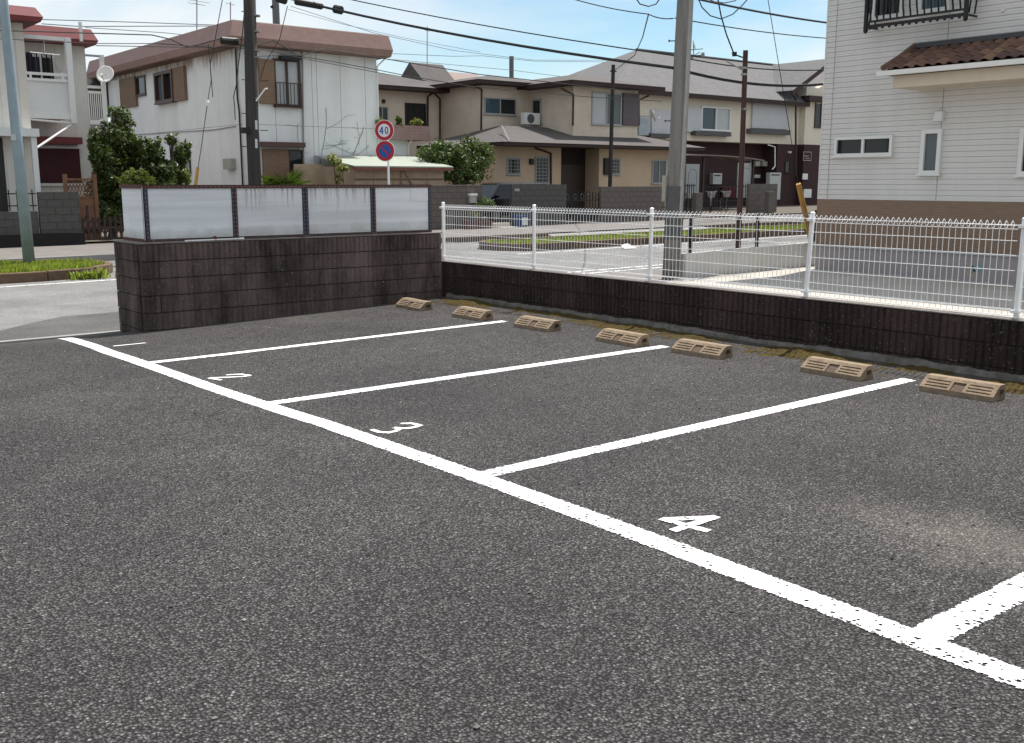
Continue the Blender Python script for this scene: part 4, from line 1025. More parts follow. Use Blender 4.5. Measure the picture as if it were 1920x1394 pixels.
# roof slab with sloped metal fascia
fo = .55; zb_, zt_ = onY(600, 90, YW - fo).z - .02, onY(600, 67, YW - fo - .12).z + .12
x1f = onY(733, 90, YW - fo).x; yb_f = ybk + .8
def fascia(o, z): return [(XW - fo - o, YW - fo - o, z), (x1f + o * .5, YW - fo - o, z), (x1f + o * .5, yb_f, z), (XW - fo - o, yb_f, z)]
zlo = 6.0; zmid = 6.22; zhi = 6.72
MB().hexa(fascia(.0, zlo), fascia(.08, zmid)).hexa(fascia(.08, zmid + .002), fascia(-.08, zhi)).build('roof_fascia', M_FASC, WH)
MB().hexa(fascia(-.1, zhi + .003), fascia(-.12, zhi + .03)).build('flat_roof', mat('roof_sheet', (.20, .14, .12), .7, .15), WH)
bx('soffit', mat('stained_soffit', (.20, .13, .10), .9, .3, 3), WH, XW - fo + .03, x1f - .03, YW - fo + .03, yb_f - .1, zlo - .02, zlo - .002)
# windows front
r_ = rectY(512, 112, 562, 200, YW)
window(WH, 'Y', YW, *r_, fm=M_BROWNF, gms=[M_CURT, M_CURT], t=.07, d=.09)
u0, u1, z0, z1 = rectY(514, 158, 560, 203, YW)
gb_ = thing('window_bars', 'dark iron balcony bars at the upper window of the white house', 'railing', (u0, YW - .2, z0))
for k_ in range(8): MB().box(u0 + (u1 - u0) * k_ / 7 - .01, u0 + (u1 - u0) * k_ / 7 + .01, YW - .21, YW - .19, z0 + .02, z1).build('bar', M_BROWNF, gb_)
for z_ in (z0, z1): MB().box(u0 - .03, u1 + .03, YW - .215, YW - .185, z_, z_ + .03).build('rail', M_BROWNF, gb_)
MB().box(u0 - .03, u0 - .01, YW - .2, YW, z0, z0 + .03).build('bracket', M_BROWNF, gb_); MB().box(u1 + .01, u1 + .03, YW - .2, YW, z0, z0 + .03).build('bracket', M_BROWNF, gb_)
u0, u1, z0, z1 = rectY(484, 112, 512, 195, YW); bx('shutter_box', M_SHUT, WH, u0, u1, YW - .12, YW, z0, z1)
bx('awning', M_BLK, WH, *[onY(520, 110, YW).x, onY(556, 110, YW).x], YW - .35, YW - .1, onY(540, 114, YW).z, onY(540, 106, YW).z)
u0, u1, z0, z1 = rectY(490, 268, 572, 276, YW - .3); bx('canopy', mat('brown_canopy', (.10, .055, .045), .7), WH, u0, u1, YW - .35, YW, z0, z1 + .02)
u0, u1, z0, z1 = rectY(492, 280, 540, 350, YW); bx('shutter_box', M_SHUT, WH, u0, u1, YW - .09, YW, z0, z1)
winpx(WH, 'Y', YW, 541, 281, 568, 350, fm=M_BROWNF, gms=[M_DGLASS], panes=1, t=.05)
winpx(WH, 'Y', YW, 466, 281, 487, 352, fm=M_ALU, gms=[M_DGLASS], panes=1, t=.06, sill=False)
# windows on the side (faces -x)
ya, yb, za, zb = rectX(229, 146, 258, 202, XW); louvre(WH, 'X', XW, ya, yb, za, zb, M_SHUT, 16, .1)
window(WH, 'X', XW, *rectX(256, 142, 274, 180, XW), fm=M_BROWNF, gms=[M_DGLASS], panes=1, t=.08)
ya, yb, za, zb = rectX(213, 150, 228, 204, XW); bx('pale_panel', M_WWALL, WH, XW - .06, XW - .001, ya, yb, za, zb)
window(WH, 'X', XW, *rectX(296, 134, 330, 194, XW), fm=M_BROWNF, gms=[M_DGLASS, M_GGLASS], t=.12, d=.16, panes=2)
ya, yb, za, zb = rectX(328, 126, 351, 190, XW); louvre(WH, 'X', XW, ya, yb, za, zb, M_SHUT, 16, .12)
window(WH, 'X', XW, *rectX(341, 285, 358, 325, XW), fm=M_BROWNF, gms=[M_DGLASS], panes=1, t=.08)
# pipes, meter and cables on the walls
p = onX(447, 200, XW); pipe(WH, [(XW - .05, YW + .25, WG), (XW - .05, YW + .25, 3.9), (XW - .05, YW + .35, 4.4), (XW - .05, YW + .3, zt)], .03, M_BLK, 'conduit')
pipe(WH, [onX(p_, q_, XW - .02) for p_, q_ in ((255, 253), (330, 248), (400, 244), (442, 237))], .018, M_GREYP, 'wall_cable', 6)
u0, u1, z0, z1 = rectX(427, 298, 442, 318, XW); bx('meter_box', mat('meter_beige', (.36, .35, .30), .7), WH, XW - .18, XW, u0, u1, z0, z1)
pipe(WH, [(x_r - .02, YW - .06, WG), (x_r - .02, YW - .06, 5.7), (x_r + .2, YW - .35, 6.0)], .03, M_WFRAME)
pipe(WH, [onY(570, 345, YW - .05), onY(567, 110, YW - .05), onY(566, 92, YW - .05)], .028, mat('grey_pipe', (.25, .24, .235), .6))
# dead creeper on the front wall
mb = MB(); q = random.Random(5)
def creep(x, z, dx, dz, L_, r_, depth):
    pts = [(x, YW - .012, z)]
    for i in range(int(L_ / .12)):
        dx += q.uniform(-.35, .35); dx = max(-1.2, min(1.2, dx)); n_ = math.hypot(dx, dz); x += dx / n_ * .12; z += dz / n_ * .12
        pts.append((x, YW - .012, z))
        if depth and q.random() < .22: creep(x, z, q.choice((-1.1, 1.1)), q.uniform(.05, .6), L_ * .35, r_ * .6, depth - 1)
    mb.tube(pts, r_, 4, cap=False)
xa = onY(645, 300, YW).x; creep(xa, 1.2, .0, 2.2, 2.6, .010, 2); xa = onY(600, 300, YW).x; creep(xa, 1.2, 0, 2.6, 3.0, .009, 2)
xa = onY(560, 240, YW).x; creep(xa, 2.4, -.2, 1.6, 1.2, .007, 2); xa = onY(672, 230, YW).x; creep(xa, 2.9, .2, 1.2, .9, .006, 1)
mb.build('dead_creeper', mat('dry_vine', (.22, .205, .19), .9, .2), WH)
# balcony wing at the right end
bxl, bxr, bz0, bz1 = rectY(704, 237, 798, 263, YW)
bx('balcony_wall', M_WWALL, WH, x_r + .02, onY(766, 300, YW).x, YW + .05, YW + 4, WG - .2, bz0 + .15)
MB().hexa([(x_r - .05, YW - .35, bz0), (bxr, YW - .35, bz0), (bxr, YW + 4, bz0), (x_r - .05, YW + 4, bz0)], [(x_r - .05, YW - .28, bz1 + .02), (bxr - .05, YW - .28, bz1 + .02), (bxr - .05, YW + 4, bz1 + .02), (x_r - .05, YW + 4, bz1 + .02)]).build('balcony_fascia', M_FASC, WH)
pipe(WH, [onY(766, 330, YW), onY(766, 275, YW), onY(772, 262, YW - .2)], .03, M_WFRAME)

# ---- lean-to shed with mint roof
YS = 29.9
M_MINT = mat('mint_sheet_roof', (.30, .335, .285), .6, .08, 3, dirt=(.36, .36, .30), dirt_amt=.5); M_SHEDW = mat('peach_board', (.42, .31, .22), .8, .12, 3, dirt=(.22, .15, .10), dirt_amt=.5, dirt_scale=1.6)
xa, xb = onY(590, 330, YS + 1.2).x, onY(832, 330, YS).x
SH = thing('lean_to_shed', 'low shed with pale mint sheet roof and peach board walls', 'shed', (xa, YS, WG))
xl = onY(666, 318, YS).x
bx('front_wall', M_SHEDW, SH, xl, xb, YS, YS + .06, WG - .2, onY(760, 318, YS).z)
bx('side_wall', M_SHEDW, SH, xl, xl + .05, YS + .06, YW - .3, WG - .2, onY(700, 312, YS).z)
bx('back_wall', M_SHEDW, SH, xa - .2, xl, YW - .9, YW - .8, WG - .2, 2.2)
e0, e1 = onY(664, 311, YS - .25), onY(850, 313, YS - .25); r0, r1 = onY(588, 292, YW - .1), onY(770, 292, YW - .1)
MB().hexa([tuple(e0 - Vector((0, 0, .04))), tuple(e1 - Vector((0, 0, .04))), tuple(r1 - Vector((0, 0, .04))), tuple(r0 - Vector((0, 0, .04)))], [tuple(e0), tuple(e1), tuple(r1), tuple(r0)]).build('shed_roof', M_MINT, SH)
MB().hexa([tuple(e0 - Vector((0, .01, .14))), tuple(e1 - Vector((0, .01, .14))), tuple(e1 + Vector((0, .04, -.14))), tuple(e0 + Vector((0, .04, -.14)))], [tuple(e0 - Vector((0, .01, .045))), tuple(e1 - Vector((0, .01, .045))), tuple(e1 + Vector((0, .04, -.045))), tuple(e0 + Vector((0, .04, -.045)))]).build('eave_board', mat('red_eave', (.17, .065, .05), .8, .2), SH)
for (a_, b_) in (((752, 322), (752, 352)), ((758, 322), (775, 352)), ((666, 336), (830, 336))):
    A, B = onY(*a_, YS - .02), onY(*b_, YS - .02); MB().tube([A, B], .035, 4).build('brace', mat('peach_brace', (.27, .18, .13), .8), SH)
for p_ in (700, 737, 800): 
    A = onY(p_, 330, YS).x; bx('board_joint', M_JOINT, SH, A - .008, A + .008, YS - .006, YS - .0005, WG, 1.9)

# ---- left house with balconies
YL1, YL2 = 31.0, 33.2; LG = .0
M_LW = lined('cream_vertical_siding', (.62, .60, .56), (.38, .36, .33), 'X', .42, .04, .8, .06, .2); M_LB = mat('balcony_panel', (.62, .63, .64), .6, .05, 2)
M_LWH = mat('white_painted_steel', (.66, .66, .66), .5, .05)
LH = thing('balcony_house', 'cream two storey house with dark red fascia and balconies at the left edge', 'house', (7, YL1, LG))
xc = onY(46, 100, YL1).x; xe = onY(163, 150, YL2).x
bx('front_wall', M_LW, LH, -8, xc, YL1, YL1 + 6, LG - .2, 6.0)
bx('recess_wall', M_LW, LH, xc, xe, YL2, YL2 + 6, LG - .2, 5.8)
bx('corner_post', mat('cream_trim', (.58, .55, .50), .7, .04), LH, xc - .22, xc + .005, YL1 - .035, YL1 - .002, LG, 6.0)
# fascias
def red_roof(x0, x1, y0, y1, z0, z1): 
    MB().hexa([(x0, y0, z0), (x1 - .06, y0, z0), (x1 - .06, y1, z0), (x0, y1, z0)], [(x0, y0 - .05, z0 + .12), (x1, y0 - .05, z0 + .12), (x1, y1, z0 + .12), (x0, y1, z0 + .12)]).hexa([(x0, y0 - .05, z0 + .122), (x1, y0 - .05, z0 + .122), (x1, y1, z0 + .122), (x0, y1, z0 + .122)], [(x0, y0 + .14, z1), (x1 - .14, y0 + .14, z1), (x1 - .14, y1, z1), (x0, y1, z1)]).build('red_fascia', M_FASCR, LH)
xr1 = onY(80, 30, YL1 - .6).x; red_roof(-9, xr1, YL1 - .6, YL1 + 6.5, onY(70, 41, YL1 - .6).z, onY(66, 14, YL1 - .5).z)
xr2 = onY(183, 70, YL2 - .6).x; red_roof(xc - .2, xr2, YL2 - .6, YL2 + 6.5, onY(170, 84, YL2 - .6).z, onY(165, 55, YL2 - .5).z)
p = onY(151, 60, YL2 - .75); bx('fascia_bracket', M_LWH, LH, p.x - .04, p.x + .04, YL2 - .8, YL2 - .72, onY(151, 78, YL2 - .75).z, onY(151, 42, YL2 - .75).z)
# front balcony
YB = 31.9
u0, u1, z0, z1 = rectY(50, 152, 131, 210, YB); BAL = MB().box(u0, u1, YB - .02, YB, z0, z1).build('balcony_panel', M_LB, LH)
for (a_, b_, c_, d_, nm) in ((45, 137, 132, 142, 'balcony_rail'), (45, 148, 132, 153, 'balcony_rail'), (48, 210, 135, 223, 'balcony_beam')):
    u0, u1, z0, z1 = rectY(a_, b_, c_, d_, YB - .04); bx(nm, M_LWH, LH, u0, u1, YB - .08, YB - .03, z0, z1)
for p_ in (57, 117): u0, u1, z0, z1 = rectY(p_ - 2, 137, p_ + 2, 150, YB - .04); bx('balcony_stud', M_LWH, LH, u0, u1, YB - .075, YB - .035, z0, z1)
pa, pb = onY(127, 72, YB - .05), onY(138, 232, YB - .05); bx('balcony_post', M_LWH, LH, pb.x - .08, pb.x + .08, YB - .13, YB + .03, pb.z, pa.z)
u0, u1, z0, z1 = rectY(41, 68, 130, 75, YB - .04); bx('balcony_top_beam', M_LWH, LH, u0, u1, YB - .1, YB, z0, z1)
u0, u1, z0, z1 = rectY(50, 214, 135, 222, YB); bx('balcony_floor', M_LWH, LH, xc, pb.x, YB, YL2, pb.z + .15, pb.z + .25)
A, B = onY(137, 232, YB - .05), onY(70, 277, YL1 + .1); MB().tube([A, B], .035, 6).build('brace', M_LWH, LH)
A, B = onY(53, 224, YB - .1), onY(132, 231, YB - .1); MB().tube([A, B], .03, 8).build('drain_pipe', M_LWH, LH)
# right (rear) balcony
YB2 = 34.6
for (a_, b_, c_, d_, nm) in ((153, 161, 192, 166, 'balcony_rail'), (153, 171, 192, 176, 'balcony_rail'), (156, 226, 198, 234, 'balcony_beam')):
    u0, u1, z0, z1 = rectY(a_, b_, c_, d_, YB2); bx(nm, M_LWH, LH, u0, u1, YB2 - .05, YB2, z0, z1)
for k_ in range(11):
    p_ = 156 + k_ * 3.7; u0, u1, z0, z1 = rectY(p_ - .7, 176, p_ + .7, 228, YB2); bx('balcony_bar', M_LWH, LH, u0, u1, YB2 - .03, YB2 - .008, z0, z1)
pa, pb = onY(189, 104, YB2), onY(199, 243, YB2); bx('balcony_post', M_LWH, LH, (pa.x + pb.x) / 2 - .06, (pa.x + pb.x) / 2 + .06, YB2 - .1, YB2 + .02, pb.z, pa.z)
u0, u1, z0, z1 = rectY(156, 234, 200, 240, YB2); bx('balcony_floor', mat('grey_balcony_floor', (.30, .30, .30), .8), LH, u0, u1, YB2 + .002, YB2 + 2.5, z0, z1)
u0, u1, z0, z1 = rectY(157, 103, 189, 107, YB2); bx('laundry_beam', M_GREYP, LH, u0, u1, YB2 - .03, YB2, z0, z1)
A, B = onY(165, 258, YB2), onY(197, 240, YB2); MB().tube([A, B], .03, 6).build('brace', M_LWH, LH)
# ground floor bits
u0, u1, z0, z1 = rectY(70, 278, 150, 345, YL2); bx('red_shutter', lined('maroon_shutter', (.060, .014, .020), (.03, .008, .010), 'X', .08, .3, .6), LH, u0, u1, YL2 - .05, YL2, z0, z1)
for (a_, b_, c_, d_) in ((66, 274, 153, 279), (66, 344, 153, 349)): u0, u1, z0, z1 = rectY(a_, b_, c_, d_, YL2); bx('shutter_frame', M_LWH, LH, u0, u1, YL2 - .09, YL2 - .052, z0, z1)
u0, u1, z0, z1 = rectY(66, 257, 153, 270, YL2 - .4); bx('red_canopy', M_FASCR, LH, u0, u1, YL2 - .5, YL2, z0, z1)
u0, u1, z0, z1 = rectY(-20, 241, 70, 256, YL1 - .5); bx('porch_fascia', M_LB, LH, -8, u1, YL1 - .7, YL1, z0, z1)
pa = onY(65, 300, YL1 - .5); bx('porch_post', M_LWH, LH, pa.x - .07, pa.x + .07, YL1 - .6, YL1 - .46, LG, z0)
u0, u1, z0, z1 = rectY(-30, 258, 10, 400, YL1); bx('dark_doorway', mat('dark_doorway', (.02, .018, .017), .6), LH, u0, u1, YL1 - .02, YL1, LG, z1)
# diamond lattice screen and laundry
u0, u1, z0, z1 = rectY(98, 118, 128, 150, YL2); mb = MB()
for k_ in range(-4, 12):
    for sg in (1, -1):
        a = u0 + k_ * .11
        for_clip = [(a + (0 if sg > 0 else (z1 - z0)), z0), (a + ((z1 - z0) if sg > 0 else 0), z1)]
        (xa_, za_), (xb_, zb_) = for_clip
        if min(xa_, xb_) < u0 - .05 or max(xa_, xb_) > u1 + .05: continue
        mb.tube([(xa_, YL2 - .15 - .01 * sg, za_), (xb_, YL2 - .15 - .01 * sg, zb_)], .012, 4)
mb.build('lattice', M_LWH, LH)
winpx(LH, 'Y', YL2, 48, 100, 80, 205, fm=M_LWH, gms=[M_DGLASS], t=.05, panes=1)
cl = thing('laundry', 'dark clothes and white pegs hanging on the left balcony', 'laundry', tuple(onY(72, 130, YB + .5)))
A = onY(72, 100, YB + .5); 
for (dx, w_, h_, mm) in ((-.18, .34, 1.0, mat('navy_cloth', (.012, .014, .022), .9)), (.22, .30, .85, mat('black_cloth', (.015, .013, .014), .9)), (-.42, .2, .5, mat('maroon_cloth', (.13, .02, .03), .9))):
    mb = MB(); n = 8
    for i in range(n + 1):
        x = A.x + dx - w_ / 2 + w_ * i / n; o_ = .03 * math.sin(i * 1.9)
        mb.v += [(x, A.y + o_, A.z), (x + .02 * math.sin(i), A.y + o_ * 1.6, A.z - h_), (x + .02 * math.sin(i), A.y + o_ * 1.6 + .01, A.z - h_), (x, A.y + o_ + .01, A.z)]
    mb.f = [(4 * i + j, 4 * i + 4 + j, 4 * i + 4 + (j + 1) % 4, 4 * i + (j + 1) % 4) for i in range(n) for j in range(4)]; mb.build('garment', mm, cl)
mb = MB()
for i in range(16): 
    x = A.x - .2 + .045 * i; mb.box(x, x + .012, A.y - .14 + .05 * (i % 3), A.y - .13 + .05 * (i % 3), A.z - .12, A.z - rnd.uniform(-.02, .04))
mb.tube([(A.x - .25, A.y - .1, A.z), (A.x + .55, A.y - .1, A.z - .02)], .012, 5); mb.tube([(A.x + .15, A.y - .1, A.z), (A.x + .15, A.y - .1, A.z + .35)], .008, 5)
mb.build('peg_hanger', M_LWH, cl, kind='stuff')
def dish(name, label, c, nrm, r, arm, mount):
    t = thing(name, label, 'satellite dish', tuple(c)); nrm = Vector(nrm).normalized(); c = Vector(c)
    a = nrm.cross(Vector((0, 0, 1))).normalized(); b_ = a.cross(nrm); mb = MB(); nr, nn = 5, 24
    for i in range(nr + 1):
        for j in range(nn):
            th_ = 2 * math.pi * j / nn; rr = r * i / nr; mb.v.append(tuple(c + a * rr * math.cos(th_) + b_ * rr * 1.08 * math.sin(th_) + nrm * (.22 * r * (i / nr) ** 2)))
    for i in range(nr):
        for j in range(nn): mb.f.append((i * nn + j, i * nn + (j + 1) % nn, (i + 1) * nn + (j + 1) % nn, (i + 1) * nn + j))
    d_ = mb.build('reflector', M_WFRAME, t, smooth=True); d_.modifiers.new('solid', 'SOLIDIFY').thickness = .012
    e_ = c + nrm * r * 1.15 - b_ * r * .75
    MB().tube([c - b_ * r * .95 + nrm * .2 * r, e_], .012, 6).build('feed_arm', M_GREYP, t); MB().tube([e_ - nrm * .05, e_ + b_ * .02 + nrm * .03], .035, 8).build('feed_horn', M_WFRAME, t)
    MB().tube([c, mount], .02, 6).build('mount', M_GREYP, t)
pc = onY(198, 141, YB2 - .35); dish('satellite_dish', 'white satellite dish on the post of the rear balcony', pc, (-.55, -.75, .45), .27, None, Vector(pc) + Vector((.05, .3, 0)))

# ---- walls, railing and folding gate in front of the left house
pz = onY(115, 360, 29.2).z; xa, xb = onY(76, 420, 29.2).x, onY(152, 420, 29.2).x
block_run('gate_wall', 'grey black block gate wall with black foot in front of the balcony house', xa, xb, 29.2, onY(100, 438, 29.05).z - .02, pz, M_BWALLD)
bx('gate_wall_plinth', M_PLINTH, None, -8, xb + .03, 29.05, 29.5, walk_z(0) - .3, onY(100, 438, 29.05).z)
o = bpy.data.objects['gate_wall_plinth']; tag(o, 'black concrete foot under the block walls at the left edge', 'plinth')
block_run('garden_wall', 'low grey black block wall with iron railing at the left edge', -3, xa - .02, 29.25, onY(100, 438, 29.05).z - .02, onY(40, 397, 29.25).z, M_BWALLD)
rz0, rz1 = onY(40, 396, 29.3).z, onY(40, 356, 29.3).z
IR = thing('iron_railing', 'thin dark iron railing on the low wall at the left edge', 'railing', (xa - 2, 29.3, rz0))
for z_ in (rz0 + .12, rz1 - .12): bx('rail', M_BLK, IR, -3, xa - .03, 29.3, 29.33, z_, z_ + .03)
x = xa - .12; 
while x > 3: bx('bar', M_BLK, IR, x - .012, x + .012, 29.3, 29.325, rz0 - (0 if rnd.random() < .8 else .0), rz1); x -= .19
G0, G1 = onY(154, 410, 29.3), onY(236, 410, 29.3)
FG = thing('folding_gate', 'low dark brown folding lattice gate beside the block gate wall', 'gate', (G0.x, 29.3, walk_z(9)))
gz0, gz1 = walk_z(9) + .1, onY(180, 402, 29.3).z; nb_ = 8
M_GATE = mat('dark_brown_gate', (.028, .014, .012), .5)
for k_ in range(nb_ + 1):
    x = G0.x + (G1.x - G0.x) * k_ / nb_; bx('gate_post', M_GATE, FG, x - .03, x + .03, 29.28, 29.33, gz0, gz0 + (.95 if k_ == 1 else .62))
    if k_ < nb_:
        x2 = G0.x + (G1.x - G0.x) * (k_ + 1) / nb_
        for (a_, b_) in ((.12, .42), (.42, .12), (.42, .72 if k_ < 1 else .60)): MB().tube([(x, 29.31, gz0 + a_), (x2, 29.31, gz0 + b_)], .018, 4).build('lattice_bar', M_GATE, FG)
bx('gate_rail', M_GATE, FG, G0.x, G1.x, 29.275, 29.30, gz0 + .30, gz0 + .37)
x0, x1, z0, z1 = rectY(125, 335, 180, 420, 30.2)
BFe = thing('bamboo_screen', 'brown lattice wooden screen behind the folding gate', 'screen', (x0, 30.2, 0))
M_BAMB = mat('brown_wood', (.19, .095, .055), .8, .25, 5, dirt=(.10, .05, .03), dirt_amt=.5)
for x in (x0, x1): bx('post', M_BAMB, BFe, x - .05, x + .05, 30.15, 30.25, 0, z1 + .12)
bx('top_rail', M_BAMB, BFe, x0, x1, 30.16, 30.22, z1 - .05, z1); bx('board', M_BAMB, BFe, x0 + .03, x1 - .03, 30.19, 30.215, 0, z1 - .52); bx('mid_rail', M_BAMB, BFe, x0, x1, 30.17, 30.22, z1 - .53, z1 - .49)
mb = MB()
for k_ in range(9):
    a = x0 + (x1 - x0) * k_ / 9
    for sg in (1, -1): mb.tube([(a if sg > 0 else a + .16, 30.2, z1 - .49), (a + .16 if sg > 0 else a, 30.2 + .01 * sg, z1 - .05)], .012, 4)
mb.build('lattice', M_BAMB, BFe)

# ---- grey block wall right of the panel screen, and the walls of the cream house
xg1 = onY(905, 400, 29.2).x; wz = walk_z(20)
GWl = block_run('garden_wall', 'grey brown block wall with coping behind the left end of the white fence', 13.0, xg1, 29.2, wz, onY(860, 350, 29.2).z, M_BWALL, cap=M_BWALL)
u0, u1, z0, z1 = rectY(881, 363, 893, 381, 29.1); mbx = thing('mail_box', 'small white mail box on the grey brown block wall', 'mail box', (u0, 29.15, z0))
bx('box', mat('mailbox_grey', (.38, .36, .35), .5), mbx, u0, u1, 29.08, 29.19, z0, z1 - .08); bx('lid', M_WFRAME, mbx, u0 - .02, u1 + .02, 29.05, 29.195, z1 - .08, z1)
xd0, xd1 = onY(960, 400, 29.2).x, onY(1002, 400, 29.2).x
block_run('gate_wall', 'dark block gate wall with nameplate right of the parked car', xd0, onY(1062, 400, 29.2).x, 29.2, walk_z(25), onY(1000, 346, 29.2).z, M_BWALLD)
u0, u1, z0, z1 = rectY(966, 354, 975, 359, 29.15); tag(bx('nameplate', mat('nameplate', (.30, .30, .30), .6, .4, 60), None, u0, u1, 29.17, 29.199, z0, z1), 'small pale nameplate on the dark gate wall', 'nameplate')
xe0, xe1 = onY(1126, 400, 29.2).x, onY(1246, 400, 29.2).x
block_run('garden_wall', 'brown grey block wall left of the thick concrete pole', xe0, xe1, 29.2, walk_z(30), onY(1190, 350, 29.2).z, M_BWALL)
# wrought iron double gate
gx0, gx1 = onY(1018, 400, 29.3).x, onY(1122, 400, 29.3).x; gm = (gx0 + gx1) / 2; gz0 = walk_z(28) + .08; gz1 = onY(1070, 362, 29.3).z
IG = thing('iron_gate', 'black wrought iron double gate with scrolled top before the cream house', 'gate', (gm, 29.3, gz0))
for (a, b2) in ((gx0, gm - .02), (gm + .02, gx1)):
    bx('gate_rail', M_BLK, IG, a, b2, 29.29, 29.33, gz0, gz0 + .04); bx('gate_rail', M_BLK, IG, a, b2, 29.29, 29.33, gz1 - .3, gz1 - .26)
    bx('gate_panel', M_BLK, IG, a + .05, b2 - .05, 29.305, 29.315, gz0 + .04, gz0 + .5)
    k_ = 0; x = a
    while x < b2 + .01:
        bx('gate_bar', M_BLK, IG, x - .012, x + .012, 29.295, 29.32, gz0, gz1 + .06 * math.sin((x - a) / (b2 - a) * math.pi)); x += (b2 - a) / 9; k_ += 1
    for k_ in range(4):
        c_ = a + (b2 - a) * (k_ + .5) / 4; mb = MB(); mb.tube([(c_ + .09 * math.cos(t), 29.30, gz1 - .14 + .09 * math.sin(t)) for t in [i * .55 for i in range(12)]], .012, 5); mb.build('scroll', mat('grey_iron', (.06, .06, .06), .5), IG)

# ---- cream house
M_CREAM = mat('cream_stucco', (.67, .575, .475), .9, .05, 2, .2, 50, dirt=(.36, .28, .21), dirt_amt=.4, dirt_scale=.8)
M_SLATE = lined('grey_slate_roof', (.098, .089, .086), (.066, .059, .057), 'Z', .07, .12, .85, .12, .5, 3, dirt=(.075, .068, .066))
M_EAVE = mat('dark_brown_eave', (.035, .02, .017), .7, .15)
CG = .25
CH = thing('cream_house', 'cream stucco two storey house with grey hipped roofs', 'house', (27, 33, CG))
def hip(par, x0, x1, y0, y1, z, h, e=.7, th=.16, gx=None, m=None, name='roof', inset=None):
    """hipped roof with fascia: x0..y1 are wall faces, z the eave height"""
    m = m or M_SLATE; X0, X1, Y0, Y1 = x0 - e, x1 + e, y0 - e, y1 + e; d = min(X1 - X0, Y1 - Y0) / 2; d = inset or d * .999
    if X1 - X0 > Y1 - Y0: top = [(X0 + d, (Y0 + Y1) / 2 - .01), (X1 - d, (Y0 + Y1) / 2 - .01), (X1 - d, (Y0 + Y1) / 2 + .01), (X0 + d, (Y0 + Y1) / 2 + .01)]
    else: top = [((X0 + X1) / 2 - .01, Y0 + d), ((X0 + X1) / 2 + .01, Y0 + d), ((X0 + X1) / 2 + .01, Y1 - d), ((X0 + X1) / 2 - .01, Y1 - d)]
    base = [(X0, Y0), (X1, Y0), (X1, Y1), (X0, Y1)]
    MB().box(X0 + .03, X1 - .03, Y0 + .03, Y1 - .03, z, z + th).build('eaves', M_EAVE, par)
    r_ = MB().hexa([(x, y, z + th + .002) for x, y in base], [(x, y, z + th + h) for x, y in top]).build(name, m, par)
    return r_
YC = 34.0; YBk = 37.0; Y1F = 33.3
cx0 = onY(1075, 200, YC).x; cx1 = onY(1196, 200, YC).x; bx0_ = onY(903, 200, YBk).x
ze = onY(1160, 168, YC).z
bx('upper_wall', M_CREAM, CH, cx0, cx1, YC, YC + 7, CG, ze + .05)
bx('upper_wall', M_CREAM, CH, bx0_, cx0, YBk, YBk + 6, CG, ze + .3)
yb2 = onX(828, 200, bx0_).y
ax0 = onY(700, 200, yb2).x; bx('upper_wall', M_CREAM, CH, ax0 - .5, bx0_, yb2, yb2 + 6, CG, onY(760, 172, yb2).z + .05)
hip(CH, cx0, cx1 + .3, YC, YC + 7, ze, .62, e=.75)
hip(CH, bx0_, cx0 + 1, YBk, YBk + 6, ze + .1, .5, e=.7)
hip(CH, ax0 - 3, bx0_ + 1, yb2, yb2 + 6, onY(760, 172, yb2).z, .95, e=.7)
# raised gablet on the far roof and tiles behind
zg = onY(780, 148, yb2 + 3).z; g0, g1 = onY(768, 140, yb2 + 3).x, onY(830, 140, yb2 + 3).x
MB().prism([(yb2 + 1.7, zg - .3), (yb2 + 4.3, zg - .3), (yb2 + 3, zg + .75)], 'x', g0, g1).build('gablet', M_SLATE, CH)
# ground floor with pent roof
fx0, fx1 = onY(925, 300, Y1F).x, onY(1250, 300, Y1F).x; zE = onY(1000, 274, Y1F - 1.1).z
dx0, dx1 = onY(1052, 300, Y1F).x, onY(1097, 300, YC - .1).x
M_CREAM_SHADED = mat('eave_shaded_stucco', (.56, .425, .30), .9, .05, 2, .2, 50, dirt=(.36, .27, .19), dirt_amt=.4, dirt_scale=.8)  # ground floor stucco, shade of the deep eaves put into its colour
bx('lower_wall', M_CREAM_SHADED, CH, fx0, dx0, Y1F, Y1F + 5, CG - .3, zE + .1)
bx('lower_wall', M_CREAM_SHADED, CH, dx1, fx1, Y1F - .3, Y1F + 5, CG - .3, zE + .1)
bx('porch_back', mat('dark_porch', (.02, .015, .013), .8), CH, dx0 - .02, dx1 + .3, YC - .12, YC - .02, CG - .3, zE + .1)  # near-black back, the shade inside the porch put into its colour
bx('front_door', mat('dark_door', (.03, .018, .014), .5), CH, dx0 + .2, dx1 - .1, YC - .16, YC - .122, CG, CG + 2.1)
X0, X1, Y0 = fx0 - .4, fx1 + 1.4, Y1F - 1.15
MB().box(X0 + .04, X1 - .04, Y0 + .04, YC + 4.3, zE, zE + .13).build('eaves', M_EAVE, CH)
MB().hexa([(X0, Y0, zE + .132), (X1, Y0, zE + .132), (X1, YC + 4.4, zE + .132), (X0, YC + 4.4, zE + .132)], [(X0 + 3.0, YC + 1.8, zE + .98), (X1 - 2.7, YC + 1.8, zE + .98), (X1 - 2.7, YC + 2.4, zE + .98), (X0 + 3.0, YC + 2.4, zE + .98)]).build('pent_roof', M_SLATE, CH)
A = onY(955, 270, Y0); MB().tube([(A.x, Y0, zE + .15), (A.x + 1.2, Y0 + 2.0, zE + .15 + .72)], .03, 4).build('roof_batten', M_GREYP, CH)
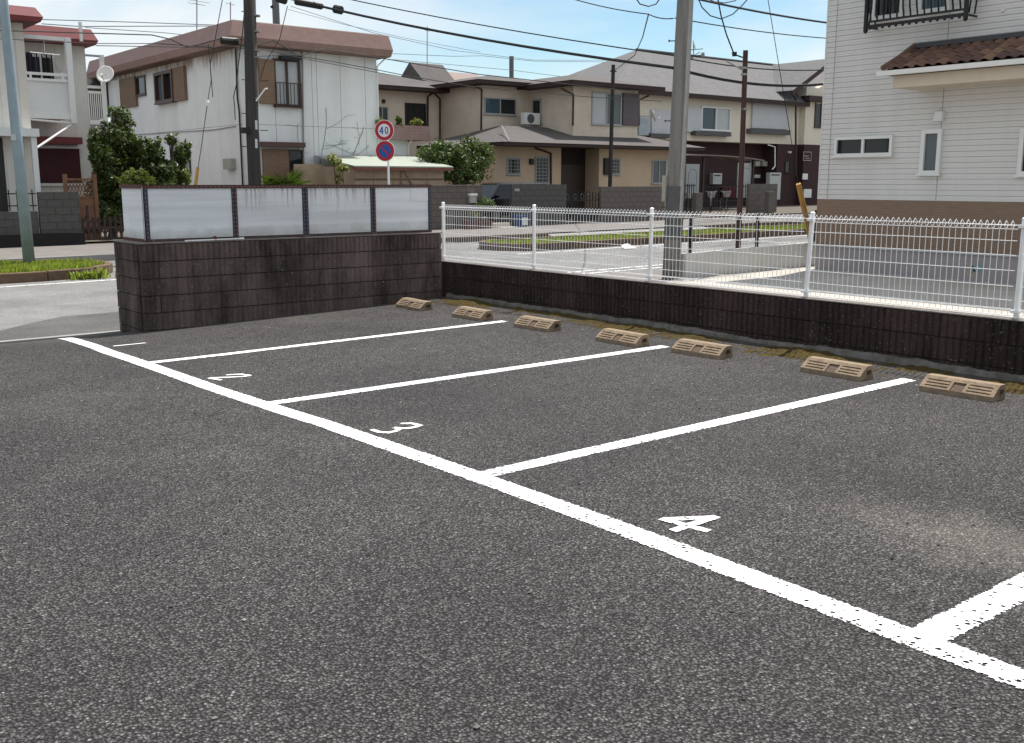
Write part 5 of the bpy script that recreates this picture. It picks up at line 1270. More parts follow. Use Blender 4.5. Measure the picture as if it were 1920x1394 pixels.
# windows
winpx(CH, 'Y', YC, 1109, 174, 1164, 235, fm=M_ALU, gms=[M_CURT, M_GGLASS], t=.06)
u0, u1, z0, z1 = rectY(1166, 176, 1196, 236, YC); bx('shutter_box', mat('mauve_shutter', (.115, .095, .105), .7), CH, u0, u1 - .02, YC - .1, YC, z0, z1)
winpx(CH, 'Y', YBk, 907, 184, 967, 216, fm=M_ALU, gms=[M_BGLASS, M_DGLASS], t=.06)
window(CH, 'X', cx0, *rectX(998, 186, 1016, 232, cx0), fm=M_ALU, gms=[M_DGLASS], panes=1, t=.08)
def grille(par, x0, y0, x1, y1, Y):
    u0, u1, z0, z1 = rectY(x0, y0, x1, y1, Y); f = window(par, 'Y', Y, u0, u1, z0, z1, fm=M_ALU, gms=[M_DGLASS], panes=1, t=.05)
    n = max(4, int((z1 - z0) / .13))
    for k_ in range(n): bx('grille_bar', M_GREYP, f, u0 + .03, u1 - .03, Y - .085, Y - .07, z0 + (z1 - z0) * (k_ + .5) / n - .012, z0 + (z1 - z0) * (k_ + .5) / n + .012)
    for k_ in range(3): bx('grille_bar', M_GREYP, f, u0 + (u1 - u0) * (k_ + 1) / 4 - .01, u0 + (u1 - u0) * (k_ + 1) / 4 + .01, Y - .09, Y - .086, z0, z1)
grille(CH, 950, 296, 975, 328, Y1F); grille(CH, 1003, 294, 1028, 345, Y1F); grille(CH, 1145, 297, 1162, 328, Y1F - .3); 
winpx(CH, 'Y', Y1F - .3, 1222, 300, 1248, 345, fm=M_ALU, gms=[M_GGLASS], t=.05)
u0, u1, z0, z1 = rectY(1131, 297, 1144, 328, Y1F - .3); bx('shutter_box', mat('black_shutter', (.02, .018, .018), .6), CH, u0, u1, Y1F - .42, Y1F - .3, z0, z1)
u0, u1, z0, z1 = rectY(992, 298, 998, 309, Y1F); bx('meter_box', M_BLK, CH, u0, u1, Y1F - .12, Y1F, z0, z1)
# far wall windows
winpx(CH, 'Y', yb2, 759, 194, 798, 236, fm=M_BFRAME, gms=[M_DGLASS], t=.05); winpx(CH, 'Y', yb2, 705, 200, 727, 228, fm=M_ALU, gms=[M_DGLASS], t=.05)
u0, u1, z0, z1 = rectY(716, 187, 721, 194, yb2); bx('vent', M_BLK, CH, u0, u1, yb2 - .08, yb2, z0, z1)
# downpipes
for pts, Y in ((((802, 262), (802, 182), (812, 174)), yb2 - .06), (((825, 265), (825, 186), (814, 175)), yb2 - .06), (((902, 262), (903, 168), (890, 162)), YBk - .06), (((1074, 236), (1075, 178), (1052, 166)), YC - .06), (((1033, 350), (1033, 288), (1004, 278)), Y1F - .07), (((1198, 236), (1198, 188), (1216, 180)), YC - .05)):
    pipe(CH, [onY(*p_, Y) for p_ in pts], .045)
# air conditioner on the pent roof
u0, u1, z0, z1 = rectY(984, 212, 1013, 234, YBk - 1.0)
AC = thing('air_conditioner', 'white outdoor air conditioner unit standing on the pent roof of the cream house', 'air conditioner', (u0, YBk - 1, z0))
bx('casing', M_WFRAME, AC, u0, u1, YBk - 1.0, YBk - .7, z0, z1, bevel=.02); MB().disc(((u0 * .62 + u1 * .38), YBk - 1.004, (z0 + z1) / 2), (0, -1, 0), (z1 - z0) * .4, 20, .01).build('fan_grille', mat('dark_grille', (.10, .10, .10), .6), AC)
for x in (u0 + .08, u1 - .12): MB().tube([(x, YBk - 1.05, z0 - .22), (x, YBk - .9, z0 - .01)], .02, 5).build('foot', M_GREYP, AC); MB().tube([(x, YBk - .72, z0 - .16), (x, YBk - .75, z0 - .01)], .02, 5).build('foot', M_GREYP, AC)
# service pole by the cream house
p = onY(1143, 348, 30.2); q = onY(1150, 122, 30.2)
CP = thing('service_pole', 'thin black service pole in front of the cream house', 'pole', (p.x, 30.2, CG)); MB().tube([(p.x, 30.2, CG - .2), (q.x, 30.2, q.z)], [.085, .075], 12).build('pole_shaft', mat('black_pole', (.02, .017, .016), .6), CP)
c = onY(1150, 134, 30.2); MB().tube([(c.x - .16, 30.2, c.z), (c.x + .16, 30.2, c.z)], .03, 6).build('cross_arm', M_BLK, CP)

# ---- brown and cream house with the long slate roof
YD = 38.0; DG = .3
BH = thing('brown_house', 'two storey house with cream upper floor, dark maroon ground floor and slate roof', 'house', (45, YD, DG))
M_CREAM2 = lined('pale_cream_siding', (.70, .645, .54), (.48, .44, .36), 'X', .46, .035, .85, .05, .2); M_MAROON = mat('maroon_wall', (.042, .018, .02), .8, .12, 3)
M_SHING = lined('grey_shingle_roof', (.145, .142, .145), (.075, .072, .074), 'Z', .105, .16, .85, .14, .6, 5, dirt=(.115, .11, .11))
x0 = onY(1165, 200, YD).x; x1 = onY(1500, 200, YD).x; x2 = onY(1600, 200, YD).x
z2 = onY(1340, 181, YD - .5).z - .25; zm = onY(1400, 268, YD).z
bx('upper_wall', M_CREAM2, BH, x0, x1, YD, YD + 7, zm, z2 + .2); bx('upper_wall', M_CREAM2, BH, x1, x2, YD - .4, YD + 7, zm, z2 + 1.2)
bx('lower_wall', M_MAROON, BH, x0 - .1, onY(1455, 330, YD).x, YD + 1.0, YD + 7, DG - .3, zm); bx('lower_wall', M_MAROON, BH, onY(1455, 330, YD).x, x1, YD - .02, YD + 7, DG - .3, zm - .002); bx('lower_wall', M_MAROON, BH, x1 + .002, x2, YD - .44, YD + 7, DG - .3, zm - .002)
eY = YD - .6; zE1 = onY(1340, 178, eY).z; 
hx0 = x0 - 1.2; hxe = x1 + .1; rz_ = onY(1370, 114, YD + 3.5).z; hb = onY(1192, 133, YD + 3.5).x
MB().add([(hx0, eY, zE1 - .02), (hxe, eY, zE1 - .02), (x2 + 4, YD + 3.5, rz_), (hb, YD + 3.5, rz_), (hx0, YD + 7.6, zE1 - .02), (x2 + 4, YD + 7.6, zE1 - .02), (x2 + 4, YD + 3.5, rz_)], [(0, 1, 2, 3), (3, 6, 5, 4), (0, 3, 4)]).build('roof', M_SHING, BH)
MB().tube([(hb, YD + 3.5, rz_ + .03), (hxe + 6, YD + 3.5, rz_ + .03)], .07, 6).build('ridge_cap', mat('dark_ridge', (.05, .05, .055), .6), BH)
MB().box(hx0, hxe, eY - .02, eY + .1, zE1 - .26, zE1 - .03).build('eave_board', M_EAVE, BH); bx('soffit', M_EAVE, BH, hx0 + .02, hxe - .02, eY + .1, YD, zE1 - .20, zE1 - .16)
mb = MB()
for k_ in range(16):
    for j in range(2): mb.box(hx0 + 3 + k_ * 1.1 + j * .45, hx0 + 3.12 + k_ * 1.1 + j * .45, eY + .8 + j * .28, eY + .86 + j * .28, zE1 + .33 + j * .13, zE1 + .46 + j * .13)
mb.build('snow_guards', M_BLK, BH, kind='stuff')
# front gable at the right
gx = x1 - .35; gz_ = onY(1487, 172, YD - 1).z; _g = onY(1540, 130, YD - .9); _g0 = onY(1487, 172, YD - .9); gx = _g0.x; gz_ = _g0.z; sl_ = (_g.z - gz_) / (_g.x - gx); gp = (gx + (rz_ - .03 - gz_) / sl_, rz_ - .03)
MB().add([(gx, YD - .9, gz_ - .22), (gx, YD - .9, gz_ + .06), (gp[0], YD - .9, gp[1] + .06), (gp[0], YD - .9, gp[1] - .22), (gx, YD - .8, gz_ - .22), (gx, YD - .8, gz_ + .06), (gp[0], YD - .8, gp[1] + .06), (gp[0], YD - .8, gp[1] - .22)], [(0, 3, 2, 1), (4, 5, 6, 7), (0, 1, 5, 4), (1, 2, 6, 5), (2, 3, 7, 6), (3, 0, 4, 7)]).build('barge_board', mat('maroon_board', (.05, .024, .028), .7), BH)
ym_ = lambda z_: eY + (z_ - zE1 + .02) / (rz_ - zE1 + .02) * (YD + 3.5 - eY) + .05
MB().add([(gx, YD - .9, gz_ + .07), (gp[0], YD - .9, gp[1] + .07), (gp[0], YD + 3.6, gp[1] + .07), (gx, ym_(gz_ + .07), gz_ + .07)], [(0, 1, 2, 3)]).build('gable_roof', M_SHING, BH)
MB().add([(x1, YD - .42, gz_ - .5), (x2, YD - .42, gz_ - .5), (x2, YD - .42, gz_ + 2.2), (x1, YD - .42, gz_ - .1), (x1, YD, gz_ - .5), (x2, YD, gz_ - .5), (x2, YD, gz_ + 2.2), (x1, YD, gz_ - .1)], [(0, 1, 2, 3), (7, 6, 5, 4), (3, 2, 6, 7), (0, 3, 7, 4)]).build('gable_wall', M_CREAM2, BH)
bx('belt_board', mat('maroon_board', (.05, .024, .028), .7), BH, x1 - .3, x2, YD - .85, YD - .45, gz_ - .42, gz_ - .12)
pipe(BH, [onY(1485, 176, YD - .6), onY(1492, 186, YD - .46), onY(1492, 330, YD - .5)], .06)
# shutters, windows, sills
M_PSH = mat('pale_shutter_panel', (.50, .52, .54), .6, .04, 1.5)
winpx(BH, 'Y', YD, 1313, 201, 1368, 246, fm=M_WFRAME, gms=[M_BGLASS, M_CURT], t=.08, d=.1)
for (a_, b_, c_, d_) in ((1284, 202, 1312, 248), (1219, 208, 1283, 252), (1408, 196, 1476, 242)):
    u0, u1, z0, z1 = rectY(a_, b_, c_, d_, YD); bx('shutter_panel', M_PSH, BH, u0, u1, YD - .12, YD, z0, z1)
for (a_, b_, c_, d_) in ((1303, 247, 1370, 255), (1407, 243, 1481, 252), (1219, 251, 1258, 259)):
    u0, u1, z0, z1 = rectY(a_, b_, c_, d_, YD - .3); bx('sill_shelf', mat('grey_sill_shelf', (.085, .085, .085), .7), BH, u0, u1, YD - .35, YD, z0, z1)
u0, u1, z0, z1 = rectY(1198, 221, 1219, 254, YD - .2); bx('pale_screen', mat('pale_screen', (.36, .42, .46), .6), BH, u0, u1, YD - .22, YD, z0, z1)
winpx(BH, 'Y', YD - .4, 1527, 188, 1540, 240, fm=M_BFRAME, gms=[M_DGLASS], panes=1, t=.08)
M_WDOOR = mat('white_door', (.50, .51, .51), .5, .05)
for (a_, b_, c_, d_) in ((1284, 308, 1309, 372), (1381, 306, 1411, 371)):
    u0, u1, z0, z1 = rectY(a_, b_, c_, d_, YD + 1.0); dd = bx('front_door', M_WDOOR, BH, u0, u1, YD + .93, YD + 1.0, z0, z1)
    w_ = u1 - u0; MB().tube([(u0 + w_ * .2, YD + .925, z0 + .15), (u0 + w_ * .2, YD + .925, z1 - .45), (u0 + w_ * .35, YD + .925, z1 - .3), (u0 + w_ * .65, YD + .925, z1 - .3), (u0 + w_ * .8, YD + .925, z1 - .45), (u0 + w_ * .8, YD + .925, z1 * 0 + z0 + .15)], .012, 4).build('moulding', mat('door_moulding', (.22, .22, .22), .6), dd)
for (a_, b_, c_, d_, lb) in ((1337, 325, 1354, 346, 'left'), (1443, 324, 1464, 375, 'right')):
    u0, u1, z0, z1 = rectY(a_, b_, c_, d_, YD + .3); hh = thing('water_heater', 'white water heater box between the two white doors' if lb == 'left' else 'white tall water heater box on the maroon wall beside the corner', 'water heater', (u0, YD + .3, z0))
    yb_ = YD + .7 if lb == 'left' else YD - .3
    u0, u1, z0, z1 = rectY(a_, b_, c_, d_, yb_); hh.location = (u0, yb_, z0)
    bx('casing', mat('heater_grey', (.46, .46, .45), .5), hh, u0, u1, yb_, yb_ + .28, z0, z1, bevel=.02); bx('exhaust_slot', M_BLK, hh, u0 + .1, u1 - .15, yb_ - .006, yb_ - .001, z1 - .17, z1 - .10)
for p_ in (1421, 1435): u0, u1, z0, z1 = rectY(p_ - 4, 303, p_ + 4, 312, YD + .6); bx('meter_box', mat('meter_beige', (.36, .35, .30), .7), BH, u0, u1, YD + .6, YD + 1.0, z0, z1)
winpx(BH, 'Y', YD - .02, 1471, 303, 1481, 324, fm=M_BFRAME, gms=[M_DGLASS], panes=1, t=.06)
u0, u1, z0, z1 = rectY(1505, 285, 1520, 302, YD - .44)
hs = thing('house_sign', 'maroon framed house sign with pale lettering on the corner wall', 'sign', (u0, YD - .45, z0))
bx('sign_board', M_MAROON, hs, u0, u1, YD - .48, YD - .445, z0, z1)
for (a_, b_, c_, d_) in ((u0, u1, z0, z0 + .03), (u0, u1, z1 - .03, z1), (u0, u0 + .03, z0 + .03, z1 - .03), (u1 - .03, u1, z0 + .03, z1 - .03)): bx('sign_frame', mat('sign_pale', (.42, .38, .38), .6), hs, a_, b_, YD - .49, YD - .482, c_, d_)
for k_ in range(5): bx('letter_stroke', mat('sign_pale', (.42, .38, .38), .6), hs, u0 + .1 + k_ * .085, u0 + .155 + k_ * .085, YD - .488, YD - .482, (z0 + z1) / 2 - .02, (z0 + z1) / 2 + .05 - .02 * (k_ % 2))
bx('letter_stroke', mat('sign_pale', (.42, .38, .38), .6), hs, u0 + .2, u1 - .15, YD - .488, YD - .482, z0 + .12, z0 + .15)
for (a_, b_, c_, d_, nm, lb) in ((1506, 355, 1520, 371, 'notice_sheet', 'small white notice sheet low on the maroon corner wall'), (1504, 326, 1513, 337, 'wall_box', 'small white meter box on the maroon corner wall'), (1414, 328, 1424, 334, 'door_plate', 'tiny pale plate beside the right white door')):
    Yq = YD - .45 if a_ > 1500 else YD + .99
    u0, u1, z0, z1 = rectY(a_, b_, c_, d_, Yq); tag(bx(nm, M_WFRAME, None, u0, u1, Yq - .06, Yq - .004, z0, z1), lb, 'notice' if 'notice' in nm else 'box' if 'box' in nm else 'plate')
pipe(BH, [onY(p_, q_, YD - .1) for p_, q_ in ((1440, 272), (1453, 276), (1453, 312), (1448, 318))], .04, M_WFRAME, 'vent_pipe')
c = onY(1480, 286, YD - .1); MB().tube([(c.x, YD - .2, c.z), (c.x, YD - .02, c.z)], .07, 10).build('wall_lamp', M_WFRAME, BH)
c = onY(1224, 218, YD - .9); dish('satellite_dish', 'white satellite dish on the upper wall beside the pale screen', c, (.75, -.55, .30), .27, None, Vector(c) + Vector((-.6, .7, 0)))
# ridge-top antenna
c = onY(1300, 100, YD + 3.5); AT = thing('roof_antenna', 'small dish and antenna rods on the long slate roof ridge', 'antenna', (c.x, YD + 3.5, c.z))
A, B = onY(1301, 118, YD + 3.5), onY(1300, 76, YD + 3.5); MB().tube([A, B], .03, 6).build('mast', M_GREYP, AT)
for (a_, b_) in (((1283, 95), (1318, 92)), ((1292, 107), (1316, 103)), ((1290, 112), (1312, 98))): MB().tube([onY(*a_, YD + 3.5), onY(*b_, YD + 3.5)], .022, 5).build('rod', M_BLK, AT)
d_ = MB().disc(onY(1301, 84, YD + 3.4), (.5, -.8, .3), .26, 16, .03).build('dish', M_GREYP, AT)
A, B = onY(1318, 110, YD + 3.6), onY(1318, 99, YD + 3.6); tag(MB().tube([A, B], .10, 8).build('roof_vent', M_GREYP, origin=tuple(A)), 'short grey vent pipe on the slate roof ridge', 'vent pipe')
# carport canopy before the brown house
Yk = 34.5
ck0, ck1, kz0, kz1 = rectY(1201, 290, 1434, 304, Yk)
CK = thing('carport', 'curved brown carport canopy on thin posts behind the thick concrete pole', 'carport', (ck0, Yk, DG))
mb = MB(); n = 14
for i in range(n + 1):
    t = i / n; z_ = kz0 + (kz1 - kz0) * math.sin(math.pi * min(.999, max(.001, .08 + .84 * t))) ** .6; x = ck0 + (ck1 - ck0) * t
    mb.v += [(x, Yk, z_), (x, Yk + 2.6, z_ + .1), (x, Yk + 2.6, z_ + .04), (x, Yk, z_ - .06)]
mb.f = [(4 * i + j, 4 * i + 4 + j, 4 * i + 4 + (j + 1) % 4, 4 * i + (j + 1) % 4) for i in range(n) for j in range(4)]
mb.build('canopy', mat('brown_polycarbonate', (.165, .13, .115), .45, .1), CK)
for p_ in (1236, 1318, 1411):
    A = onY(p_, 330, Yk + .3); MB().box(A.x - .05, A.x + .05, Yk + .25, Yk + .35, DG - .2, kz1 - .1).build('post', M_BFRAME, CK)
# gate posts, walls and fence before the brown house
for (a_, b_, c_, d_, lb) in ((1305, 362, 1317, 420, 'grey square gate post left of the bicycles'), (1441, 360, 1452, 420, 'grey square gate post right of the low wall')):
    u0, u1, z0, z1 = rectY(a_, b_, c_, d_, 30.0); tag(bx('gate_post', M_BWALL, None, u0, u1, 30.0, 30.25, .0, z1, bevel=.01), lb, 'post')
u0, u1, z0, z1 = rectY(1404, 345, 1457, 400, 31.0); block_run('garden_wall', 'plain grey wall section before the maroon corner', u0, u1, 31.0, .1, z1, M_BWALL, L=.8, H=.25)
u0, u1, z0, z1 = rectY(1316, 346, 1403, 375, 36.5); FB = thing('bar_fence', 'low black bar fence before the white doors', 'fence', (u0, 36.5, DG))
x = u0
while x < u1: bx('bar', M_BLK, FB, x - .015, x + .015, 36.5, 36.53, DG, z1); x += .2
for z_ in (z1 - .15, DG + .3): bx('rail', M_BLK, FB, u0, u1, 36.49, 36.54, z_, z_ + .04)
u0, u1, z0, z1 = rectY(1252, 345, 1303, 420, 31.2); FB = thing('bar_fence', 'black bar fence behind the thick concrete pole', 'fence', (u0, 31.2, .1))
x = u0
while x < u1: bx('bar', M_BLK, FB, x - .012, x + .012, 31.2, 31.23, .1, z1); x += .14
bx('rail', M_BLK, FB, u0, u1, 31.19, 31.24, z1 - .1, z1 - .06); bx('rail', M_BLK, FB, u0, u1, 31.19, 31.24, .25, .29)
u0, u1, z0, z1 = rectY(1352, 350, 1378, 372, YD + .9); tag(bx('red_box', mat('dark_red_box', (.09, .012, .012), .7), None, u0, u1, YD + .8, YD + .95, z0, z1, bevel=.03), 'dark red box on the maroon wall behind the bicycles', 'box')
# background roofs
HB = thing('distant_house', 'distant house with dark gable roof behind the left balcony', 'house', (12, 47, 0))
a, b2, c = onY(120, 190, 47), onY(188, 130, 47), onY(250, 180, 47)
MB().prism([(a.x, a.z - 1.2), (c.x, c.z - .6), (c.x, c.z), (b2.x, b2.z), (a.x, a.z - 1)], 'y', 47, 56).build('roof', mat('dark_slate', (.07, .068, .07), .7, .15), HB)
MB().box(a.x + .6, c.x - .3, 47.6, 55, -.3, a.z - .8).build('wall', mat('mauve_wall', (.17, .145, .14), .8, .1), HB)
winpx(HB, 'Y', 47.6, 190, 160, 210, 178, fm=M_ALU, gms=[M_BGLASS], panes=2, t=.08)
HB = thing('distant_house', 'distant house with brown tiled gable roof behind the cream house', 'house', (37, 52, 0))
a, b2, c = onY(838, 152, 52), onY(848, 143, 52), onY(912, 137, 52)
MB().prism([(50, c.z - 1.6), (56, c.z - 1.6), (53, c.z)], 'x', a.x, c.x).build('roof', M_TILE, HB); MB().box(a.x + .3, c.x - .3, 50.8, 55.2, -.3, c.z - 1.5).build('wall', M_CREAM, HB)
HB = thing('distant_house', 'distant low grey roof between the cream house gables', 'house', (44, 54, 0))
a, c = onY(955, 150, 54), onY(1005, 147, 54); MB().prism([(53, c.z - 1.5), (59, c.z - 1.5), (56, c.z)], 'x', a.x, c.x + 4).build('roof', M_SLATE, HB); MB().box(a.x + .3, c.x + 3, 53.6, 58, -.3, c.z - 1.45).build('wall', M_CREAM, HB)
# ------------------------------------------------------------------ trees and plants
M_LEAF_D = leaf_mat('dark_glossy_leaf', (.014, .028, .007), (.115, .165, .028), .35)
M_LEAF_M = leaf_mat('mid_green_leaf', (.022, .045, .008), (.115, .175, .032), .35)
M_LEAF_L = leaf_mat('light_green_leaf', (.055, .085, .010), (.19, .24, .04), .4)
M_LEAF_Y = leaf_mat('yellow_green_leaf', (.10, .12, .02), (.30, .32, .08), .4)
M_BARK = mat('grey_bark', (.085, .065, .05), .95, .25, 10, .6, 40)
def tree(name, label, base, blobs, n, size, m, seed, trunk=.06, cat='tree', group=None, flowers=0):
    """blobs: (centre, rx, ry, rz); leaves are small folded faces thrown through the blobs, denser near the outside"""
    q = random.Random(seed); t = thing(name, label, cat, tuple(base), group)
    mb = MB(); base = Vector(base); top = sum((Vector(b[0]) for b in blobs), Vector()) / len(blobs)
    fork = base.lerp(top, .45); fork.x += .05
    mb.tube([base - Vector((0, 0, .1)), base.lerp(fork, .5) + Vector((.03, .02, 0)), fork], [trunk * 1.3, trunk, trunk * .8], 7)
    for b in blobs:
        c = Vector(b[0]); mid = fork.lerp(c, .5) + Vector((q.uniform(-.1, .1), q.uniform(-.1, .1), .05)); mb.tube([fork, mid, c], [trunk * .7, trunk * .45, trunk * .2], 5)
        for _ in range(4):
            e = c + Vector((q.uniform(-1, 1) * b[1], q.uniform(-1, 1) * b[2], q.uniform(-.6, 1) * b[3])) * .75; mb.tube([mid, c.lerp(e, .6), e], [trunk * .3, trunk * .2, trunk * .08], 4)
    mb.build('trunk', M_BARK, t)
    sprigs = []
    for b in blobs:
        for _ in range(9):
            d = Vector((q.gauss(0, 1), q.gauss(0, 1), q.gauss(.3, 1))).normalized(); r_ = q.uniform(.16, .34)
            sprigs.append((Vector(b[0]) + Vector((d.x * b[1], d.y * b[2], d.z * b[3])) * q.uniform(.85, 1.08), b[1] * r_, b[2] * r_, b[3] * r_ * 1.2))
    blobs = [(b[0], b[1] * .9, b[2] * .9, b[3] * .9) for b in blobs] + sprigs
    lf = MB(); tint = []; vol = [b[1] * b[2] * b[3] for b in blobs]; tot = sum(vol)
    for b, v in zip(blobs, vol):
        k_ = int(n * v / tot); c = Vector(b[0]); made = 0
        while made < k_:
            d = Vector((q.gauss(0, 1), q.gauss(0, 1), q.gauss(0, 1))).normalized(); rr = (q.random() ** .38) * q.uniform(.82, 1.10)
            off = Vector((d.x * b[1], d.y * b[2], d.z * b[3])) * rr; p = c + off
            cl = noise.noise(p * (1.5 / max(.25, b[1]))) 
            if cl < -.08 and q.random() < .85: made += .3; continue
            made += 1
            s_ = size * q.uniform(.45, 1.5); nn = (d * .6 + Vector((q.gauss(0, .6), q.gauss(0, .6), q.gauss(.5, .5)))).normalized()
            a = nn.orthogonal().normalized(); a = (Matrix.Rotation(q.uniform(0, 6.28), 3, nn) @ a); b_ = nn.cross(a)
            k0 = len(lf.v); lf.v += [tuple(p - a * s_), tuple(p - b_ * s_ * .42 + nn * s_ * .12), tuple(p + a * s_), tuple(p + b_ * s_ * .42 + nn * s_ * .12)]
            lf.f += [(k0, k0 + 1, k0 + 2), (k0, k0 + 2, k0 + 3)]
            tt = min(1, max(0, q.gauss(.42, .22) + .35 * cl)); tint += [tt, tt]
    lf.tint = tint; lf.build('crown', m, t)
    return t
def blobY(px, py, rx, ry, Y, dep=None):     # blob seen at px,py with pixel radii on the plane y = Y
    c = onY(px, py, Y); rX = abs(onY(px + rx, py, Y).x - onY(px - rx, py, Y).x) / 2; rZ = abs(onY(px, py - ry, Y).z - onY(px, py + ry, Y).z) / 2
    w = (rX * .8 + rZ * .5) if dep is None else dep
    return (c, rX * .86, w, rZ)
Yt = 31.2
tree('garden_tree', 'tall dark evergreen tree between the balcony house and the white house', (onY(205, 400, Yt).x, Yt, 0), [blobY(203, 330, 34, 62, Yt), blobY(214, 262, 34, 38, Yt), blobY(232, 228, 20, 24, Yt), blobY(186, 292, 20, 46, Yt), blobY(180, 370, 18, 40, Yt), blobY(225, 372, 26, 40, Yt), blobY(240, 300, 26, 44, Yt + .4), blobY(240, 262, 20, 24, Yt + .3), blobY(215, 210, 14, 14, Yt)], 14000, .062, M_LEAF_D, 1, .09)
tree('garden_tree', 'dark evergreen tree with glossy sprays before the white house side wall', (onY(300, 400, Yt).x, Yt - .3, 0), [blobY(288, 285, 24, 26, Yt - .3), blobY(338, 288, 20, 24, Yt - .3), blobY(312, 322, 34, 28, Yt - .3), blobY(268, 322, 24, 36, Yt - .3), blobY(322, 262, 14, 12, Yt - .3), blobY(345, 330, 14, 20, Yt - .3), blobY(350, 282, 12, 16, Yt - .3), blobY(300, 352, 50, 24, Yt - .3), blobY(262, 285, 18, 26, Yt)], 10500, .065, M_LEAF_D, 2, .07)
tree('garden_shrub', 'bright green low conifer shrub above the end of the panel screen', (onY(255, 345, 30.2).x, 30.2, 0), [blobY(253, 333, 30, 16, 30.2), blobY(235, 340, 16, 12, 30.2), blobY(276, 340, 18, 10, 30.2), blobY(252, 360, 26, 22, 30.2)], 4200, .045, M_LEAF_L, 3, .05, 'shrub')
tree('garden_shrub', 'dark shrub behind the folding gate', (onY(205, 430, 30.6).x, 30.6, 0), [blobY(200, 405, 34, 30, 30.6), blobY(225, 400, 20, 34, 30.6)], 2600, .055, M_LEAF_D, 4, .04, 'shrub')
tree('garden_shrub', 'small pale leaved shrub beside the yellow stay at the white house', (onY(345, 345, 30.4).x, 30.4, 0), [blobY(346, 330, 11, 15, 30.4), blobY(352, 340, 8, 8, 30.4)], 700, .045, M_LEAF_L, 5, .02, 'shrub')
tree('garden_tree', 'dense green tree beside the cream house above the parked car', (onY(870, 345, 31.0).x, 31.0, .1), [blobY(862, 305, 36, 42, 31.0), blobY(895, 305, 28, 40, 31.0), blobY(834, 285, 30, 22, 31.0), blobY(803, 288, 22, 17, 31.0), blobY(878, 268, 14, 18, 31.0), blobY(905, 285, 18, 20, 31.0), blobY(820, 315, 30, 30, 31.0)], 11000, .062, M_LEAF_M, 6, .09)
tree('topiary', 'round clipped green topiary before the parked car', (onY(910, 420, 29.0).x, 29.0, walk_z(22)), [blobY(911, 385, 18, 15, 29.0)], 2600, .03, M_LEAF_M, 7, .03, 'topiary')
tree('potted_plant', 'small pale green potted plant behind the left end of the white fence', (onY(886, 425, 28.8).x, 28.8, walk_z(20)), [blobY(886, 404, 7, 10, 28.8)], 300, .045, M_LEAF_Y, 8, .01, 'potted plant')
for (px_, lb) in ((712, 'leafy plant at the left end of the brown balcony'), (748, 'upright thin plant on the brown balcony'), (782, 'pale spiky plant at the right end of the brown balcony')):
    p = onY(px_, 238, YW - .1); tree('balcony_plant', lb, (p.x, p.y, p.z), [blobY(px_, 230, 10 if px_ != 748 else 5, 8 if px_ != 748 else 13, YW - .1)], 260, .06, M_LEAF_Y if px_ != 748 else M_LEAF_M, px_, .012, 'plant')
YV = YS - .1; 
tree('shed_creeper', 'yellow green creeper climbing over the corner of the shed roof', (onY(640, 345, YV).x, YV, .2), [blobY(625, 300, 14, 11, YV), blobY(640, 316, 12, 10, YV), blobY(634, 335, 7, 14, YV)], 520, .06, M_LEAF_Y, 21, .02, 'creeper')
# fan palm
pb = onY(532, 344, 30.3); P = thing('fan_palm', 'green fan palm in front of the tan shutter, above the panel screen', 'palm', (pb.x, 30.3, 0)); q = random.Random(11)
MB().tube([(pb.x, 30.3, 0), (pb.x, 30.3, pb.z - .1)], .09, 8).build('trunk', M_BARK, P)
for f_ in range(9):
    az = -math.pi + f_ * math.pi * 2 / 9 + q.uniform(-.2, .2); el = q.uniform(.15, .75); d = Vector((math.cos(az) * math.cos(el), math.sin(az) * math.cos(el) * .7, math.sin(el))); c = Vector((pb.x, 30.3, pb.z - .12)) + d * .16
    mb = MB(); mb.tint = []; s_ = d.cross(Vector((0, 0, 1))).normalized(); u_ = s_.cross(d).normalized()
    for k_ in range(15):
        a = (k_ - 7) * .19; dd = (d * math.cos(a) + s_ * math.sin(a)).normalized(); L_ = .85 * (1 - .03 * abs(k_ - 7)); w_ = s_ * math.cos(a) * .022 - d * math.sin(a) * .022
        k0 = len(mb.v); m_ = c + dd * L_ * .5 + u_ * .012; e = c + dd * L_ - Vector((0, 0, .05)); mb.v += [tuple(c), tuple(m_ - w_), tuple(e), tuple(m_ + w_)]; mb.f += [(k0, k0 + 1, k0 + 2), (k0, k0 + 2, k0 + 3)]; tt = q.random(); mb.tint += [tt, tt]
    mb.build('frond', M_LEAF_M, P)
# terracotta planters, blue bin, stepping slabs across the road
for (a_, b_, c_, d_, lb) in ((873, 414, 893, 430, 'red terracotta planter under the pale potted plant'), (895, 415, 919, 430, 'red terracotta planter under the topiary')):
    u0, u1, z0, z1 = rectY(a_, b_, c_, d_, 28.75); um = (u0 + u1) / 2; w_ = (u1 - u0) / 2; zz = walk_z(20)
    tag(MB().hexa([(um - w_ * .8, 28.62, zz), (um + w_ * .8, 28.62, zz), (um + w_ * .8, 28.95, zz), (um - w_ * .8, 28.95, zz)], [(um - w_, 28.58, z1), (um + w_, 28.58, z1), (um + w_, 29.0, z1), (um - w_, 29.0, z1)]).build('planter', mat('terracotta', (.12, .04, .034), .8, .2), origin=(um, 28.8, zz)), lb, 'planter')
u0, u1, z0, z1 = rectY(968, 404, 987, 428, 28.9); zz = walk_z(24.5)
BB = thing('blue_bin', 'small blue bin with a white sheet on it before the dark gate wall', 'bin', (u0, 28.9, zz)); M_BB = mat('blue_plastic', (.02, .055, .20), .5, .1)
